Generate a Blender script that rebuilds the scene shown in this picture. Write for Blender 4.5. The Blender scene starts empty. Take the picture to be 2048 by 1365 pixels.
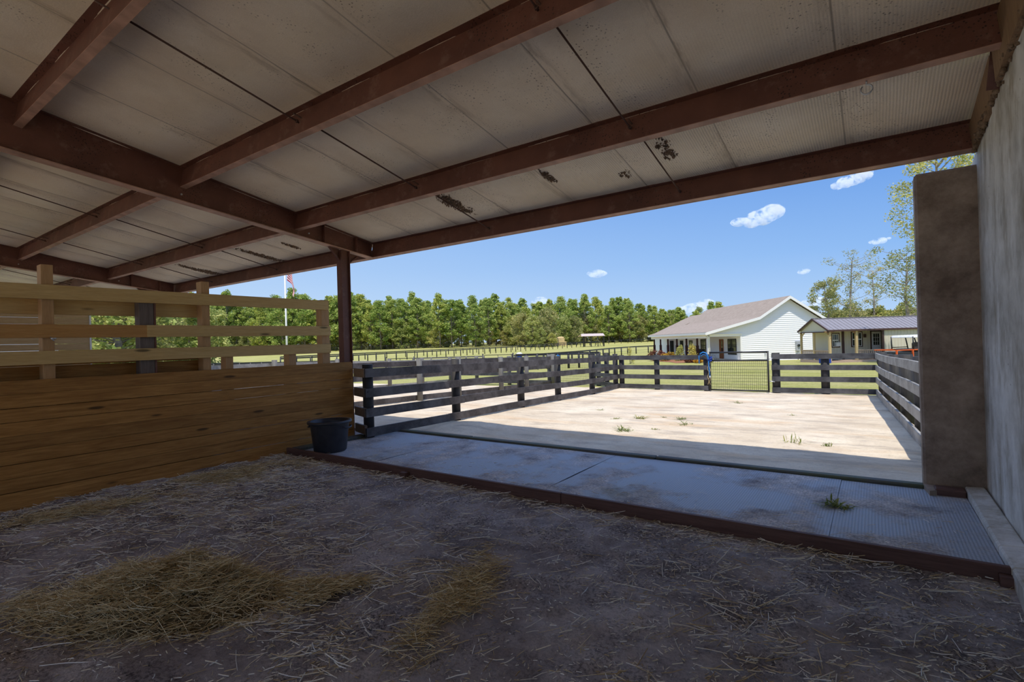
import bpy, math, random
import numpy as np
from mathutils import Vector, Matrix, noise

rng = random.Random(7)
S = bpy.context.scene
COL = S.collection
YAW = math.radians(35.2)
CS, SN = math.cos(YAW), math.sin(YAW)

# ------------------------------------------------------------------ helpers
def field(a, d):
    """point of the pasture frame (a across, d away from the barn) -> world x, y"""
    return a * CS - d * SN, a * SN + d * CS

def ss(t):
    t = max(0.0, min(1.0, t)); return t * t * (3 - 2 * t)

_T = ([-60, 18, 34, 45, 80, 138, 190, 260], [0, 0, -.28, -.55, -.60, -.35, .85, 2.2])
def ground(x, y):
    d = -SN * x + CS * y
    return -.15 * ss((y - 7) / 9) + float(np.interp(d, _T[0], _T[1]))

def gfield(a, d):
    x, y = field(a, d); return ground(x, y)

def tag(o, label=None, cat=None, group=None, kind=None):
    if label: o['label'] = label
    if cat: o['category'] = cat
    if group: o['group'] = group
    if kind: o['kind'] = kind
    return o

def empty(name, loc=(0, 0, 0), rz=0.0, label=None, cat=None, group=None):
    o = bpy.data.objects.new(name, None); COL.objects.link(o)
    o.location = loc; o.rotation_euler = (0, 0, rz); o.empty_display_size = .2
    return tag(o, label, cat, group)

class MB:
    def __init__(self): self.v = []; self.f = []; self.s = []
    def add(self, vs, fs, smooth=False):
        n = len(self.v); self.v += [tuple(p) for p in vs]
        self.f += [tuple(i + n for i in f) for f in fs]; self.s += [smooth] * len(fs); return self
    def hex(self, p):
        return self.add(p, [(0, 3, 2, 1), (4, 5, 6, 7), (0, 1, 5, 4), (1, 2, 6, 5), (2, 3, 7, 6), (3, 0, 4, 7)])
    def box(self, x0, x1, y0, y1, z0, z1):
        return self.hex([(x0, y0, z0), (x1, y0, z0), (x1, y1, z0), (x0, y1, z0), (x0, y0, z1), (x1, y0, z1), (x1, y1, z1), (x0, y1, z1)])
    def bar(self, p0, p1, w, h, up=(0, 0, 1)):
        """rectangular bar from p0 to p1 (centre line), w across, h along up"""
        p0, p1, up = Vector(p0), Vector(p1), Vector(up)
        d = (p1 - p0).normalized(); s = d.cross(up).normalized(); u = s.cross(d)
        q = []
        for p in (p0, p1):
            q += [p - s * w / 2 - u * h / 2, p + s * w / 2 - u * h / 2, p + s * w / 2 + u * h / 2, p - s * w / 2 + u * h / 2]
        return self.hex(q)
    def tube(self, pts, r, n=8, cap=True):
        pts = [Vector(p) for p in pts]; rs = r if isinstance(r, (list, tuple)) else [r] * len(pts)
        vs = []; fs = []
        for i, p in enumerate(pts):
            d = (pts[min(i + 1, len(pts) - 1)] - pts[max(i - 1, 0)]).normalized()
            a = Vector((0, 0, 1)) if abs(d.z) < .9 else Vector((1, 0, 0))
            s = d.cross(a).normalized(); u = s.cross(d)
            for k in range(n):
                t = 2 * math.pi * k / n
                vs.append(p + (s * math.cos(t) + u * math.sin(t)) * rs[i])
        for i in range(len(pts) - 1):
            for k in range(n):
                a, b = i * n + k, i * n + (k + 1) % n
                fs.append((a, b, b + n, a + n))
        self.add(vs, fs, True)
        if cap:
            n0 = len(self.v) - len(vs)
            self.f.append(tuple(n0 + k for k in reversed(range(n)))); self.s.append(False)
            self.f.append(tuple(n0 + len(vs) - n + k for k in range(n))); self.s.append(False)
        return self
    def lathe(self, prof, c=(0, 0, 0), n=32):
        vs = []; fs = []; m = len(prof)
        for k in range(n):
            t = 2 * math.pi * k / n
            for r, z in prof: vs.append((c[0] + r * math.cos(t), c[1] + r * math.sin(t), c[2] + z))
        for k in range(n):
            for i in range(m - 1):
                a, b = k * m + i, ((k + 1) % n) * m + i
                fs.append((a, b, b + 1, a + 1))
        return self.add(vs, fs, True)
    def prism(self, poly, d):
        """poly: list of 3-D points (planar); d: extrusion vector"""
        n = len(poly); d = Vector(d)
        vs = [Vector(p) for p in poly] + [Vector(p) + d for p in poly]
        fs = [tuple(reversed(range(n))), tuple(range(n, 2 * n))] + [(i, (i + 1) % n, n + (i + 1) % n, n + i) for i in range(n)]
        return self.add(vs, fs)
    def blob(self, c, r, n=6, jit=.25, sq=(1, 1, 1), R=rng):
        vs = []; fs = []
        rows = n
        for i in range(rows + 1):
            th = math.pi * i / rows
            for k in range(2 * n):
                ph = math.pi * k / n
                j = 1 + R.uniform(-jit, jit) if 0 < i < rows else 1
                vs.append((c[0] + r * j * sq[0] * math.sin(th) * math.cos(ph), c[1] + r * j * sq[1] * math.sin(th) * math.sin(ph), c[2] + r * j * sq[2] * math.cos(th)))
        for i in range(rows):
            for k in range(2 * n):
                a, b = i * 2 * n + k, i * 2 * n + (k + 1) % (2 * n)
                fs.append((a, a + 2 * n, b + 2 * n, b))
        return self.add(vs, fs, True)
    def mesh(self, name, m):
        me = bpy.data.meshes.new(name); me.from_pydata(self.v, [], self.f)
        me.polygons.foreach_set('use_smooth', self.s)
        me.materials.append(m); me.update(); return me
    def build(self, name, m, parent=None, local=False, bevel=0.0):
        if parent is not None and not local:
            inv = Matrix.Translation(parent_loc(parent)) @ Matrix.Rotation(parent_rz(parent), 4, 'Z'); inv.invert()
            self.v = [tuple(inv @ Vector(p)) for p in self.v]
        o = bpy.data.objects.new(name, self.mesh(name, m)); COL.objects.link(o)
        if parent is not None: o.parent = parent
        if bevel:
            b = o.modifiers.new('bevel', 'BEVEL'); b.width = bevel; b.segments = 1; b.limit_method = 'ANGLE'
        return o

def parent_loc(p):
    return p.location if p.parent is None else p.parent.location
def parent_rz(p):
    return p.rotation_euler[2] if p.parent is None else p.parent.rotation_euler[2]

def copy_tree(o, parent=None):
    c = o.copy(); COL.objects.link(c); c.parent = parent
    for ch in list(o.children): copy_tree(ch, c)
    return c

# ------------------------------------------------------------------ materials
class NT:
    def __init__(self, name):
        self.m = bpy.data.materials.new(name); self.m.use_nodes = True
        self.t = self.m.node_tree; self.n = self.t.nodes; self.l = self.t.links
        self.b = self.n['Principled BSDF']
    def node(self, kind, **kw):
        nd = self.n.new(kind)
        for k, v in kw.items():
            if k.startswith('i_'):
                key = k[2:]; key = int(key) if key.isdigit() else key
                self.put(nd.inputs[key], v)
            else: setattr(nd, k, v)
        return nd
    def put(self, sock, v):
        if isinstance(v, bpy.types.NodeSocket): self.l.new(v, sock)
        elif isinstance(v, (tuple, list)) and len(v) == 3 and sock.type == 'RGBA': sock.default_value = (*v, 1)
        else: sock.default_value = v
    def coord(self, scale=(1, 1, 1), island=True, world=False):
        if world: src = self.node('ShaderNodeNewGeometry').outputs['Position']
        else: src = self.node('ShaderNodeTexCoord').outputs['Object']
        if island:
            g = self.node('ShaderNodeNewGeometry').outputs['Random Per Island']
            k = self.node('ShaderNodeMath', operation='MULTIPLY', i_0=g, i_1=37.0)
            src = self.node('ShaderNodeVectorMath', operation='ADD', i_0=src, i_1=k.outputs[0]).outputs[0]
        return self.node('ShaderNodeMapping', i_Vector=src, i_Scale=scale).outputs[0]
    def noise(self, vec, scale=5., detail=4., rough=.55, dist=0.):
        return self.node('ShaderNodeTexNoise', i_Vector=vec, i_Scale=scale, i_Detail=detail, i_Roughness=rough, i_Distortion=dist).outputs[0]
    def ramp(self, fac, stops, interp='LINEAR'):
        r = self.node('ShaderNodeValToRGB', i_Fac=fac); cr = r.color_ramp; cr.interpolation = interp
        while len(cr.elements) < len(stops): cr.elements.new(.5)
        for e, (p, c) in zip(cr.elements, stops):
            e.position = p; e.color = (*c, 1) if isinstance(c, (tuple, list)) else (c, c, c, 1)
        return r.outputs[0]
    def mix(self, fac, a, b, mode='MIX'):
        x = self.node('ShaderNodeMix', data_type='RGBA', blend_type=mode)
        self.put(x.inputs[0], fac); self.put(x.inputs[6], a); self.put(x.inputs[7], b); return x.outputs[2]
    def math(self, op, a, b=0.0):
        return self.node('ShaderNodeMath', operation=op, i_0=a, i_1=b).outputs[0]
    def bump(self, h, strength=.3, dist=.01):
        b = self.node('ShaderNodeBump', i_Height=h, i_Strength=strength, i_Distance=dist)
        self.l.new(b.outputs[0], self.b.inputs['Normal']); return b
    def out(self, col=None, rough=None, metal=None, spec=None):
        if col is not None: self.put(self.b.inputs['Base Color'], col)
        if rough is not None: self.put(self.b.inputs['Roughness'], rough)
        if metal is not None: self.put(self.b.inputs['Metallic'], metal)
        if spec is not None: self.put(self.b.inputs['Specular IOR Level'], spec)
        return self.m

def plain(name, c, rough=.6, metal=0., var=.12, scale=6., spec=.4, bump=0.):
    t = NT(name); v = t.coord(island=False)
    n = t.noise(v, scale, 5)
    col = t.mix(t.ramp(n, [(.3, 0.), (.7, 1.)]), tuple(x * (1 - var) for x in c), tuple(min(1, x * (1 + var)) for x in c))
    if bump: t.bump(t.noise(v, scale * 6, 4), bump, .01)
    return t.out(col, rough, metal, spec)

def wood(name, c0, c1, axis='Y', knots=True, dark=.45, rough=.65, var=.35, weather=None, scale=1.):
    t = NT(name)
    sc = {'X': (.6, 9, 9), 'Y': (9, .6, 9), 'Z': (9, 9, .6)}[axis]
    v = t.coord(sc)
    g = t.noise(v, 3.2 * scale, 6, .6, .8)
    fine = t.noise(t.coord(tuple(k * 3 for k in sc)), 6 * scale, 3, .5)
    col = t.mix(t.ramp(g, [(.28, 0.), (.72, 1.)]), c0, c1)
    col = t.mix(t.math('MULTIPLY', fine, .5), col, tuple(x * dark for x in c0), 'MULTIPLY')
    isl = t.node('ShaderNodeNewGeometry').outputs['Random Per Island']
    col = t.mix(1.0, col, t.ramp(isl, [(0., 1 - var), (.5, 1.), (1., 1 - var * .4)]), 'MULTIPLY')
    if knots:
        ks = {'X': (.75, 3.5, 3.5), 'Y': (3.5, .75, 3.5), 'Z': (3.5, 3.5, .75)}[axis]
        vo = t.node('ShaderNodeTexVoronoi', i_Vector=t.coord(ks), i_Scale=1.5, i_Randomness=1.).outputs['Distance']
        k = t.ramp(vo, [(.06, 1.), (.11, 0.)])
        col = t.mix(t.math('MULTIPLY', k, .85), col, tuple(x * .16 for x in c0))
    if weather:
        w = t.ramp(t.noise(t.coord((1, 1, 1)), 2.2, 5, .65), [(.42, 0.), (.66, 1.)])
        col = t.mix(t.math('MULTIPLY', w, .75), col, weather)
    t.bump(g, .25, .004)
    return t.out(col, rough, 0, .3)

MT = {}
MT['plank'] = wood('plank_brown_pine', (.36, .155, .03), (.70, .365, .10))
MT['rail'] = wood('rail_yellow_pine', (.68, .45, .17), (.80, .58, .26), var=.2)
MT['raildark'] = wood('rail_brown_pine', (.56, .28, .08), (.68, .38, .13), var=.15)
MT['post'] = wood('post_pine', (.55, .32, .14), (.68, .43, .21), 'Z', var=.2)
MT['oldpost'] = wood('post_weathered', (.16, .12, .10), (.26, .21, .18), 'Z', knots=False)
MT['board_lit'] = wood('board_lit_pine', (.62, .42, .20), (.74, .54, .30), var=.18)  # yellow pine, lightened with the light bounced off the sand
MT['fence'] = wood('fence_dark_stain', (.050, .042, .040), (.105, .090, .086), var=.35, weather=(.16, .145, .14))
MT['fencex'] = wood('fence_dark_stain_across', (.042, .042, .046), (.085, .085, .092), 'X', var=.3, weather=(.13, .13, .135))
MT['fencegrey'] = wood('fence_grey', (.22, .21, .195), (.40, .38, .345), var=.3, weather=(.47, .45, .41))
MT['fencepost'] = wood('fence_post_dark', (.035, .032, .032), (.075, .07, .068), 'Z', knots=False)
MT['greypost'] = wood('fence_post_grey', (.15, .145, .13), (.26, .25, .23), 'Z', knots=False)
MT['sill'] = wood('sill_red_brown', (.12, .06, .05), (.22, .12, .095), 'X', knots=False, var=.2)
MT['outsill'] = wood('sill_weathered', (.06, .058, .05), (.19, .175, .15), 'X', knots=False, weather=(.10, .115, .05))
MT['tanboard'] = wood('board_tan', (.36, .24, .14), (.48, .34, .21), 'X', knots=False)
MT['greyboard'] = wood('board_greybrown', (.15, .11, .08), (.25, .19, .14), 'X', knots=False)
MT['rough'] = wood('rough_sawn_brown', (.26, .15, .075), (.44, .28, .15), 'Z', knots=False, var=.25, scale=1.6)
MT['porchpost'] = wood('porch_post_wood', (.62, .46, .22), (.74, .58, .32), 'Z', var=.1)
MT['porchrail'] = wood('porch_rail_wood', (.55, .40, .30), (.68, .52, .42), 'X', knots=False, var=.1)
MT['darkpost'] = wood('dark_brown_post', (.045, .016, .014), (.09, .032, .026), 'Z', knots=False)
MT['door_wood'] = wood('stained_door', (.30, .10, .035), (.42, .16, .06), 'Z', knots=False)

def steel():
    t = NT('red_oxide_steel'); v = t.coord(island=False)
    n = t.noise(v, 2.2, 6, .6)
    col = t.mix(t.ramp(n, [(.3, 0.), (.7, 1.)]), (.115, .043, .028), (.185, .073, .046))
    vo = t.node('ShaderNodeTexVoronoi', i_Vector=v, i_Scale=38.).outputs['Distance']
    sp = t.math('MULTIPLY', t.ramp(vo, [(.16, 1.), (.30, 0.)]), t.ramp(t.noise(v, 1.7, 3), [(.50, 0.), (.60, 1.)]))
    col = t.mix(sp, col, (.035, .016, .012))
    du = t.ramp(t.noise(v, 5, 6, .7), [(.55, 0.), (.8, .4)])
    col = t.mix(du, col, (.42, .28, .21))
    t.bump(t.noise(v, 90, 3), .12, .003)
    return t.out(col, .55, 0, .4)
MT['steel'] = steel()
MT['steellit'] = plain('lit_red_steel', (.44, .255, .18), .6, var=.35, scale=4.)  # flange undersides: ground bounce put into a lighter red steel
MT['rust'] = plain('rusty_rod', (.10, .05, .035), .7)
MT['iron'] = plain('black_iron', (.02, .02, .022), .45)
MT['galv'] = plain('galvanised_steel', (.55, .56, .58), .4, .8)
MT['trim'] = plain('tan_trim', (.50, .33, .20), .6)

def ceiling_mat():
    t = NT('insulation_facing'); w = t.coord(island=False)
    n = t.noise(w, 1.3, 5, .6)
    col = t.mix(t.ramp(n, [(.3, 0.), (.75, 1.)]), (.89, .75, .55), (.95, .86, .70))
    # dusty seams every 0.99 m and streaks running down the slope
    sx = t.node('ShaderNodeSeparateXYZ', i_0=w)
    u = t.math('FRACT', t.math('DIVIDE', t.math('ADD', sx.outputs[0], .18 + 99 * .99), .99))
    d = t.math('ABSOLUTE', t.math('SUBTRACT', u, .5))
    seam = t.ramp(d, [(.4905, 0.), (.4965, 1.)])
    col = t.mix(t.math('MULTIPLY', seam, .75), col, (.20, .17, .13))
    st = t.noise(t.coord((5, .8, 1), island=False), 1.6, 6, .7)
    near = t.ramp(d, [(.36, 0.), (.49, 1.)])
    col = t.mix(t.math('MULTIPLY', t.ramp(st, [(.50, 0.), (.64, .75)]), near), col, (.34, .25, .15))
    big = t.ramp(t.noise(w, .7, 6, .68), [(.46, 0.), (.66, .55)])
    scr = t.noise(t.coord((60, 60, 60), island=False), 3., 2, .6)
    col = t.mix(t.ramp(scr, [(.35, .28), (.6, 0.)]), col, (.50, .42, .32))
    col = t.mix(big, col, (.66, .55, .40))
    vo = t.node('ShaderNodeTexVoronoi', i_Vector=w, i_Scale=34.).outputs['Distance']
    patch = t.ramp(t.noise(t.coord((1.6, .55, 1), island=False), 1.5, 4, .6), [(.50, 0.), (.62, 1.)])
    col = t.mix(t.math('MULTIPLY', t.math('MULTIPLY', t.ramp(vo, [(.14, 1.), (.26, 0.)]), patch), .8), col, (.14, .09, .055))
    rib = t.node('ShaderNodeTexWave', wave_type='BANDS', bands_direction='X', i_Vector=w, i_Scale=14., i_Distortion=.8, i_Detail=2.).outputs['Fac']
    amp = t.ramp(sx.outputs[1], [(.0, 0.), (.3, .15), (1., 1.)])
    mp = t.node('ShaderNodeMapRange', i_0=sx.outputs[1], i_1=3.6, i_2=5.0).outputs[0]
    col = t.mix(t.math('MULTIPLY', t.math('MULTIPLY', t.ramp(rib, [(.0, .5), (.5, 0.)]), mp), t.ramp(t.noise(w, 2.0, 3), [(.35, .3), (.65, 1.)])), col, (.42, .35, .27))
    h = t.math('ADD', t.math('MULTIPLY', rib, t.math('MULTIPLY', mp, .9)), t.math('MULTIPLY', t.noise(w, 60, 3), .5))
    t.bump(h, .35, .006)
    return t.out(col, .6, 0, .3)
MT['ceiling'] = ceiling_mat()

def concrete():
    t = NT('concrete'); v = t.coord(island=False)
    n = t.noise(v, 1.6, 7, .65)
    col = t.mix(t.ramp(n, [(.36, 0.), (.62, 1.)]), (.42, .39, .33), (.80, .775, .72))
    st = t.noise(t.coord((2.2, 2.2, 1.0), island=False), 1.5, 8, .70)
    col = t.mix(t.ramp(st, [(.50, 0.), (.66, .8)]), col, (.88, .87, .84))
    col = t.mix(t.ramp(t.noise(t.coord((2.4, 2.4, .9), island=False), 1.6, 7, .72), [(.52, 0.), (.68, .75)]), col, (.32, .26, .17))
    vo = t.node('ShaderNodeTexVoronoi', i_Vector=v, i_Scale=11.).outputs['Distance']
    pt = t.ramp(vo, [(.05, 1.), (.09, 0.)])
    pm = t.math('MULTIPLY', pt, t.ramp(t.noise(v, 1.3, 3), [(.52, 0.), (.60, 1.)]))
    col = t.mix(pm, col, (.10, .075, .055))
    t.bump(t.math('SUBTRACT', t.noise(v, 45, 5), t.math('MULTIPLY', pm, 1.2)), .3, .006)
    return t.out(col, .75, 0, .3)
MT['concrete'] = concrete()
MT['concrete_brown'] = None
def concrete2():
    t = NT('concrete_soiled'); v = t.coord(island=False)
    col = t.mix(t.ramp(t.noise(v, 2.6, 9, .72), [(.36, 0.), (.64, 1.)]), (.19, .135, .10), (.44, .34, .26))
    col = t.mix(t.ramp(t.noise(v, .9, 4, .7), [(.55, 0.), (.75, .6)]), col, (.13, .115, .07))
    t.bump(t.noise(v, 45, 5), .3, .006)
    return t.out(col, .8, 0, .2)
MT['concrete_brown'] = concrete2()

def dirt():
    t = NT('stall_dirt'); v = t.coord(island=False)
    n = t.noise(v, 1.4, 8, .68)
    col = t.mix(t.ramp(n, [(.38, 0.), (.62, 1.)]), (.36, .30, .285), (.84, .755, .74))
    f = t.noise(v, 55, 5, .7)
    col = t.mix(t.math('MULTIPLY', t.ramp(f, [(.40, .9), (.54, 0.)]), t.ramp(t.noise(v, 1.9, 5, .65), [(.42, .15), (.62, 1.)])), col, (.085, .066, .066))
    col = t.mix(t.ramp(t.noise(v, 2.6, 7, .72), [(.56, 0.), (.70, .7)]), col, (.14, .105, .10))
    bits = t.node('ShaderNodeTexVoronoi', i_Vector=v, i_Scale=120.).outputs['Distance']
    bm = t.math('MULTIPLY', t.ramp(bits, [(.10, 1.), (.17, 0.)]), t.ramp(t.noise(v, 3.2, 4), [(.46, 0.), (.6, 1.)]))
    col = t.mix(t.math('MULTIPLY', bm, .65), col, (.62, .57, .50))
    t.bump(t.math('ADD', t.noise(v, 9, 8, .72), t.math('MULTIPLY', f, .35)), 1.0, .08)
    return t.out(col, .8, 0, .25)
MT['dirt'] = dirt()

def sand():
    t = NT('paddock_sand'); v = t.coord(island=False)
    n = t.noise(v, .8, 8, .65)
    col = t.mix(t.ramp(n, [(.35, 0.), (.65, 1.)]), (.64, .52, .375), (.84, .725, .555))
    o = t.ramp(t.noise(t.coord((.5, 1.5, 1), island=False), .9, 5, .6), [(.52, 0.), (.68, .6)])
    col = t.mix(o, col, (.66, .44, .24))
    g = t.ramp(t.noise(t.coord((.6, 2, 1), island=False), 1.5, 7, .72), [(.51, 0.), (.62, .65)])
    col = t.mix(g, col, (.44, .36, .28))
    fi = t.noise(v, 22, 6, .72)
    col = t.mix(t.ramp(fi, [(.52, 0.), (.70, .5)]), col, (.42, .35, .27))
    t.bump(t.math('ADD', t.noise(v, 7, 8, .7), t.math('MULTIPLY', fi, .6)), .7, .035)
    return t.out(col, .9, 0, .15)
MT['sand'] = sand()

def lawn():
    t = NT('pasture_grass'); v = t.coord(island=False)
    n = t.noise(v, .12, 6, .6)
    col = t.mix(t.ramp(n, [(.35, 0.), (.65, 1.)]), (.42, .40, .105), (.60, .53, .21))
    s = t.noise(t.coord((1, 3, 1), island=False), .35, 6, .65)
    col = t.mix(t.ramp(s, [(.50, 0.), (.68, .75)]), col, (.68, .57, .30))
    f = t.noise(v, 9, 6, .75)
    col = t.mix(t.ramp(f, [(.40, .6), (.62, 0.)]), col, (.20, .24, .055))
    t.bump(t.noise(v, 16, 6, .75), .8, .06)
    return t.out(col, .85, 0, .15)
MT['lawn'] = lawn()

def rubber():
    t = NT('rubber_mat'); v = t.coord(island=False)
    vd = t.node('ShaderNodeTexVoronoi', i_Vector=t.coord((1, 1, 0), island=False), i_Scale=48., i_Randomness=0.).outputs['Distance']
    dot = t.ramp(vd, [(.25, 1.), (.40, 0.)])
    col = t.mix(dot, (.32, .355, .41), (.52, .56, .63))
    dust = t.ramp(t.noise(v, .9, 8, .62), [(.46, 0.), (.54, 1.)])
    fine = t.ramp(t.noise(v, 30, 5, .7), [(.35, .45), (.65, 1.)])
    dk = t.mix(t.ramp(t.noise(v, 2.3, 8, .75), [(.36, 0.), (.60, 1.)]), (.17, .145, .135), (.90, .82, .75))
    dk = t.mix(t.ramp(t.noise(v, 42, 5, .75), [(.40, .7), (.58, 0.)]), dk, (.12, .105, .10))
    col = t.mix(t.math('MULTIPLY', dust, fine), col, dk)
    alg = t.ramp(t.noise(v, .8, 4, .6), [(.56, 0.), (.75, .35)])
    col = t.mix(alg, col, (.27, .29, .17))
    h = t.math('ADD', t.math('MULTIPLY', dot, t.math('SUBTRACT', 1.0, dust)), t.math('MULTIPLY', t.math('MULTIPLY', dust, t.noise(v, 20, 7, .75)), 2.0))
    t.bump(h, .5, .008)
    r = t.mix(dust, (.45, .45, .45), (.9, .9, .9))
    return t.out(col, r, 0, .35)
MT['rubber'] = rubber()

def leaf(name, c0, c1, c2, trans=.35):
    t = NT(name)
    isl = t.node('ShaderNodeNewGeometry').outputs['Random Per Island']
    ob = t.node('ShaderNodeObjectInfo').outputs['Random']
    col = t.ramp(isl, [(0., c0), (.5, c1), (1., c2)])
    col = t.mix(1.0, col, t.ramp(ob, [(0., (.78, .84, .75)), (.5, (1., 1., 1.)), (1., (1.18, 1.06, .9))]), 'MULTIPLY')
    dif = t.node('ShaderNodeBsdfDiffuse', i_Color=col); tr = t.node('ShaderNodeBsdfTranslucent', i_Color=col)
    mx = t.node('ShaderNodeMixShader', i_0=trans); t.l.new(dif.outputs[0], mx.inputs[1]); t.l.new(tr.outputs[0], mx.inputs[2])
    t.l.new(mx.outputs[0], t.n['Material Output'].inputs['Surface']); return t.m
MT['pine'] = leaf('pine_needles', (.15, .25, .06), (.40, .50, .13), (.80, .80, .28))
MT['leafy'] = leaf('broad_leaves', (.22, .29, .09), (.46, .50, .17), (.80, .74, .30))
MT['olive'] = leaf('olive_leaves', (.22, .26, .10), (.42, .43, .17), (.64, .56, .26))
MT['shrubred'] = leaf('russet_leaves', (.16, .06, .05), (.26, .10, .075), (.34, .17, .10))
MT['shrubyel'] = leaf('gold_leaves', (.42, .40, .10), (.58, .55, .18), (.66, .64, .30))
MT['shrubora'] = leaf('amber_leaves', (.50, .30, .05), (.62, .42, .07), (.50, .20, .05))
MT['weed'] = leaf('weed_green', (.13, .19, .05), (.24, .30, .08), (.42, .40, .17))
MT['bark'] = plain('pine_bark', (.22, .18, .15), .9, var=.35, scale=3.)
MT['palebark'] = plain('pale_bark', (.36, .31, .26), .9, var=.3, scale=3.)

def straw_mat():
    t = NT('straw')
    isl = t.node('ShaderNodeNewGeometry').outputs['Random Per Island']
    col = t.ramp(isl, [(0., (.42, .30, .15)), (.25, (.62, .49, .29)), (.5, (.86, .79, .63)), (1., (.96, .95, .92))])  # whitest strands have sky glints painted into the straw colour
    return t.out(col, .32, 0, .7)
MT['straw'] = straw_mat()
def hay_mat():
    t = NT('hay')
    isl = t.node('ShaderNodeNewGeometry').outputs['Random Per Island']
    col = t.ramp(isl, [(0., (.30, .205, .09)), (.4, (.56, .42, .21)), (.75, (.76, .62, .36)), (1., (.92, .84, .60))])
    return t.out(col, .55, 0, .35)
MT['hay'] = hay_mat()
MT['haycore'] = plain('matted_hay_shaded', (.16, .11, .05), .9, var=.5, scale=22., bump=.8)  # mound core; its dark brown paints the shade between strands

def siding(name, c):
    t = NT(name); n = t.noise(t.coord(island=False), 3, 4)
    return t.out(t.mix(n, tuple(x * .96 for x in c), c), .5, 0, .3)
MT['white'] = siding('white_siding', (.93, .93, .94))
MT['whitetrim'] = siding('white_trim', (.90, .89, .87))
MT['cream'] = siding('cream_siding', (.66, .60, .46))
MT['browntrim'] = plain('brown_trim', (.075, .038, .030), .6)
def shingle():
    t = NT('shingles'); v = t.coord(island=False)
    n = t.noise(v, 3, 6, .7)
    col = t.mix(t.ramp(n, [(.3, 0.), (.7, 1.)]), (.30, .24, .195), (.42, .345, .285))
    return t.out(col, .9, 0, .1)
MT['shingle'] = shingle()
MT['metalroof'] = plain('grey_metal_roof', (.29, .27, .285), .45, .1)
MT['glass'] = None
def glass():
    t = NT('window_glass'); n = t.noise(t.coord(island=False), 2.5, 3)
    return t.out(t.mix(n, (.012, .016, .016), (.05, .06, .055)), .08, 0, .6)
MT['glass'] = glass()
MT['blackframe'] = plain('dark_frame', (.022, .020, .020), .5)
MT['whitedoor'] = plain('white_door', (.78, .78, .78), .5)
MT['tubblack'] = plain('black_rubber_tub', (.030, .031, .038), .42, var=.3, scale=9., bump=.08)
MT['blue'] = plain('blue_hose', (.02, .20, .55), .4)
MT['bluedark'] = plain('blue_webbing', (.02, .06, .35), .6)
MT['orange'] = plain('orange_paint', (.72, .12, .025), .4)
MT['canopy'] = plain('white_canopy', (.74, .75, .78), .5)
MT['seat'] = plain('brown_vinyl', (.11, .075, .065), .6)
MT['blackplastic'] = plain('black_plastic', (.03, .03, .032), .5)
MT['poly'] = plain('white_plastic', (.85, .85, .86), .5)
MT['mud'] = plain('dried_mud', (.24, .16, .10), .95, var=.5, scale=30., bump=.6)
MT['mulch'] = plain('red_mulch', (.30, .13, .065), .95, var=.35, scale=9., bump=.5)
MT['thatch'] = plain('straw_bales', (.62, .47, .24), .9, var=.3)
MT['meter'] = plain('grey_box', (.42, .44, .46), .5)
MT['pinkroof'] = plain('pale_tin_roof', (.62, .50, .45), .5)
MT['rock'] = plain('stone', (.25, .21, .18), .9, var=.4, scale=8., bump=.4)
def flag_mat(name, c): return plain(name, c, .8)
MT['flagred'] = flag_mat('flag_red', (.55, .02, .07)); MT['flagwhite'] = flag_mat('flag_white', (.85, .84, .86)); MT['flagblue'] = flag_mat('flag_blue', (.03, .05, .22))

# ------------------------------------------------------------------ roof, ceiling, steel
SL = .18
def ceil_z(y): return 3.316 + SL * (5.97 - y)
PY = [5.963, 4.517, 2.94, 1.393, -.14, -1.67, -3.2]          # purlin lines
_k = 1 / math.sqrt(1 + SL * SL); EV = Vector((0, _k, -SL * _k)); NV = Vector((0, SL * _k, _k))

m = MB(); xs = []
seam0 = -.18
x = .86
xs = [.86]
k = 0
while seam0 - .99 * k > -23.5:
    a = seam0 - .99 * k
    hi = xs[-1]
    n = 10 if k else 8
    for i in range(1, n + 1): xs.append(hi + (a - hi) * i / n)
    k += 1
ys = []
lines = PY + [-4.5]
for j in range(len(lines) - 1):
    n = 9
    for i in range(n): ys.append(lines[j] + (lines[j + 1] - lines[j]) * i / n)
ys.append(lines[-1]); ys.insert(0, 6.12)
def sag(x, y):
    u = ((x - seam0) / .99) % 1.0
    su = abs(math.sin(math.pi * u)) ** .55
    for j in range(len(lines) - 1):
        if lines[j] >= y >= lines[j + 1]:
            w = (lines[j] - y) / (lines[j] - lines[j + 1]); sv = abs(math.sin(math.pi * w)) ** .5
            return .042 * su * sv + .008 * noise.noise(Vector((x * 2.1, y * 2.1, 0))) * sv
    return 0
vs = [(x, y, ceil_z(y) - sag(x, y)) for y in ys for x in xs]
nx = len(xs); fs = [(j * nx + i, j * nx + i + 1, (j + 1) * nx + i + 1, (j + 1) * nx + i) for j in range(len(ys) - 1) for i in range(nx - 1)]
m.add(vs, fs, True)
tag(m.build('ceiling', MT['ceiling']), 'dusty white insulation sheets sagging between the brown roof beams', 'ceiling', kind='structure')
m = MB(); ya, yb = 6.17, -4.7
m.hex([(1.3, yb, ceil_z(yb) + .03), (-23.6, yb, ceil_z(yb) + .03), (-23.6, ya, ceil_z(ya) + .03), (1.3, ya, ceil_z(ya) + .03),
       (1.3, yb, ceil_z(yb) + .1), (-23.6, yb, ceil_z(yb) + .1), (-23.6, ya, ceil_z(ya) + .1), (1.3, ya, ceil_z(ya) + .1)])
tag(m.build('roof', MT['metalroof']), kind='structure')

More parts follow.
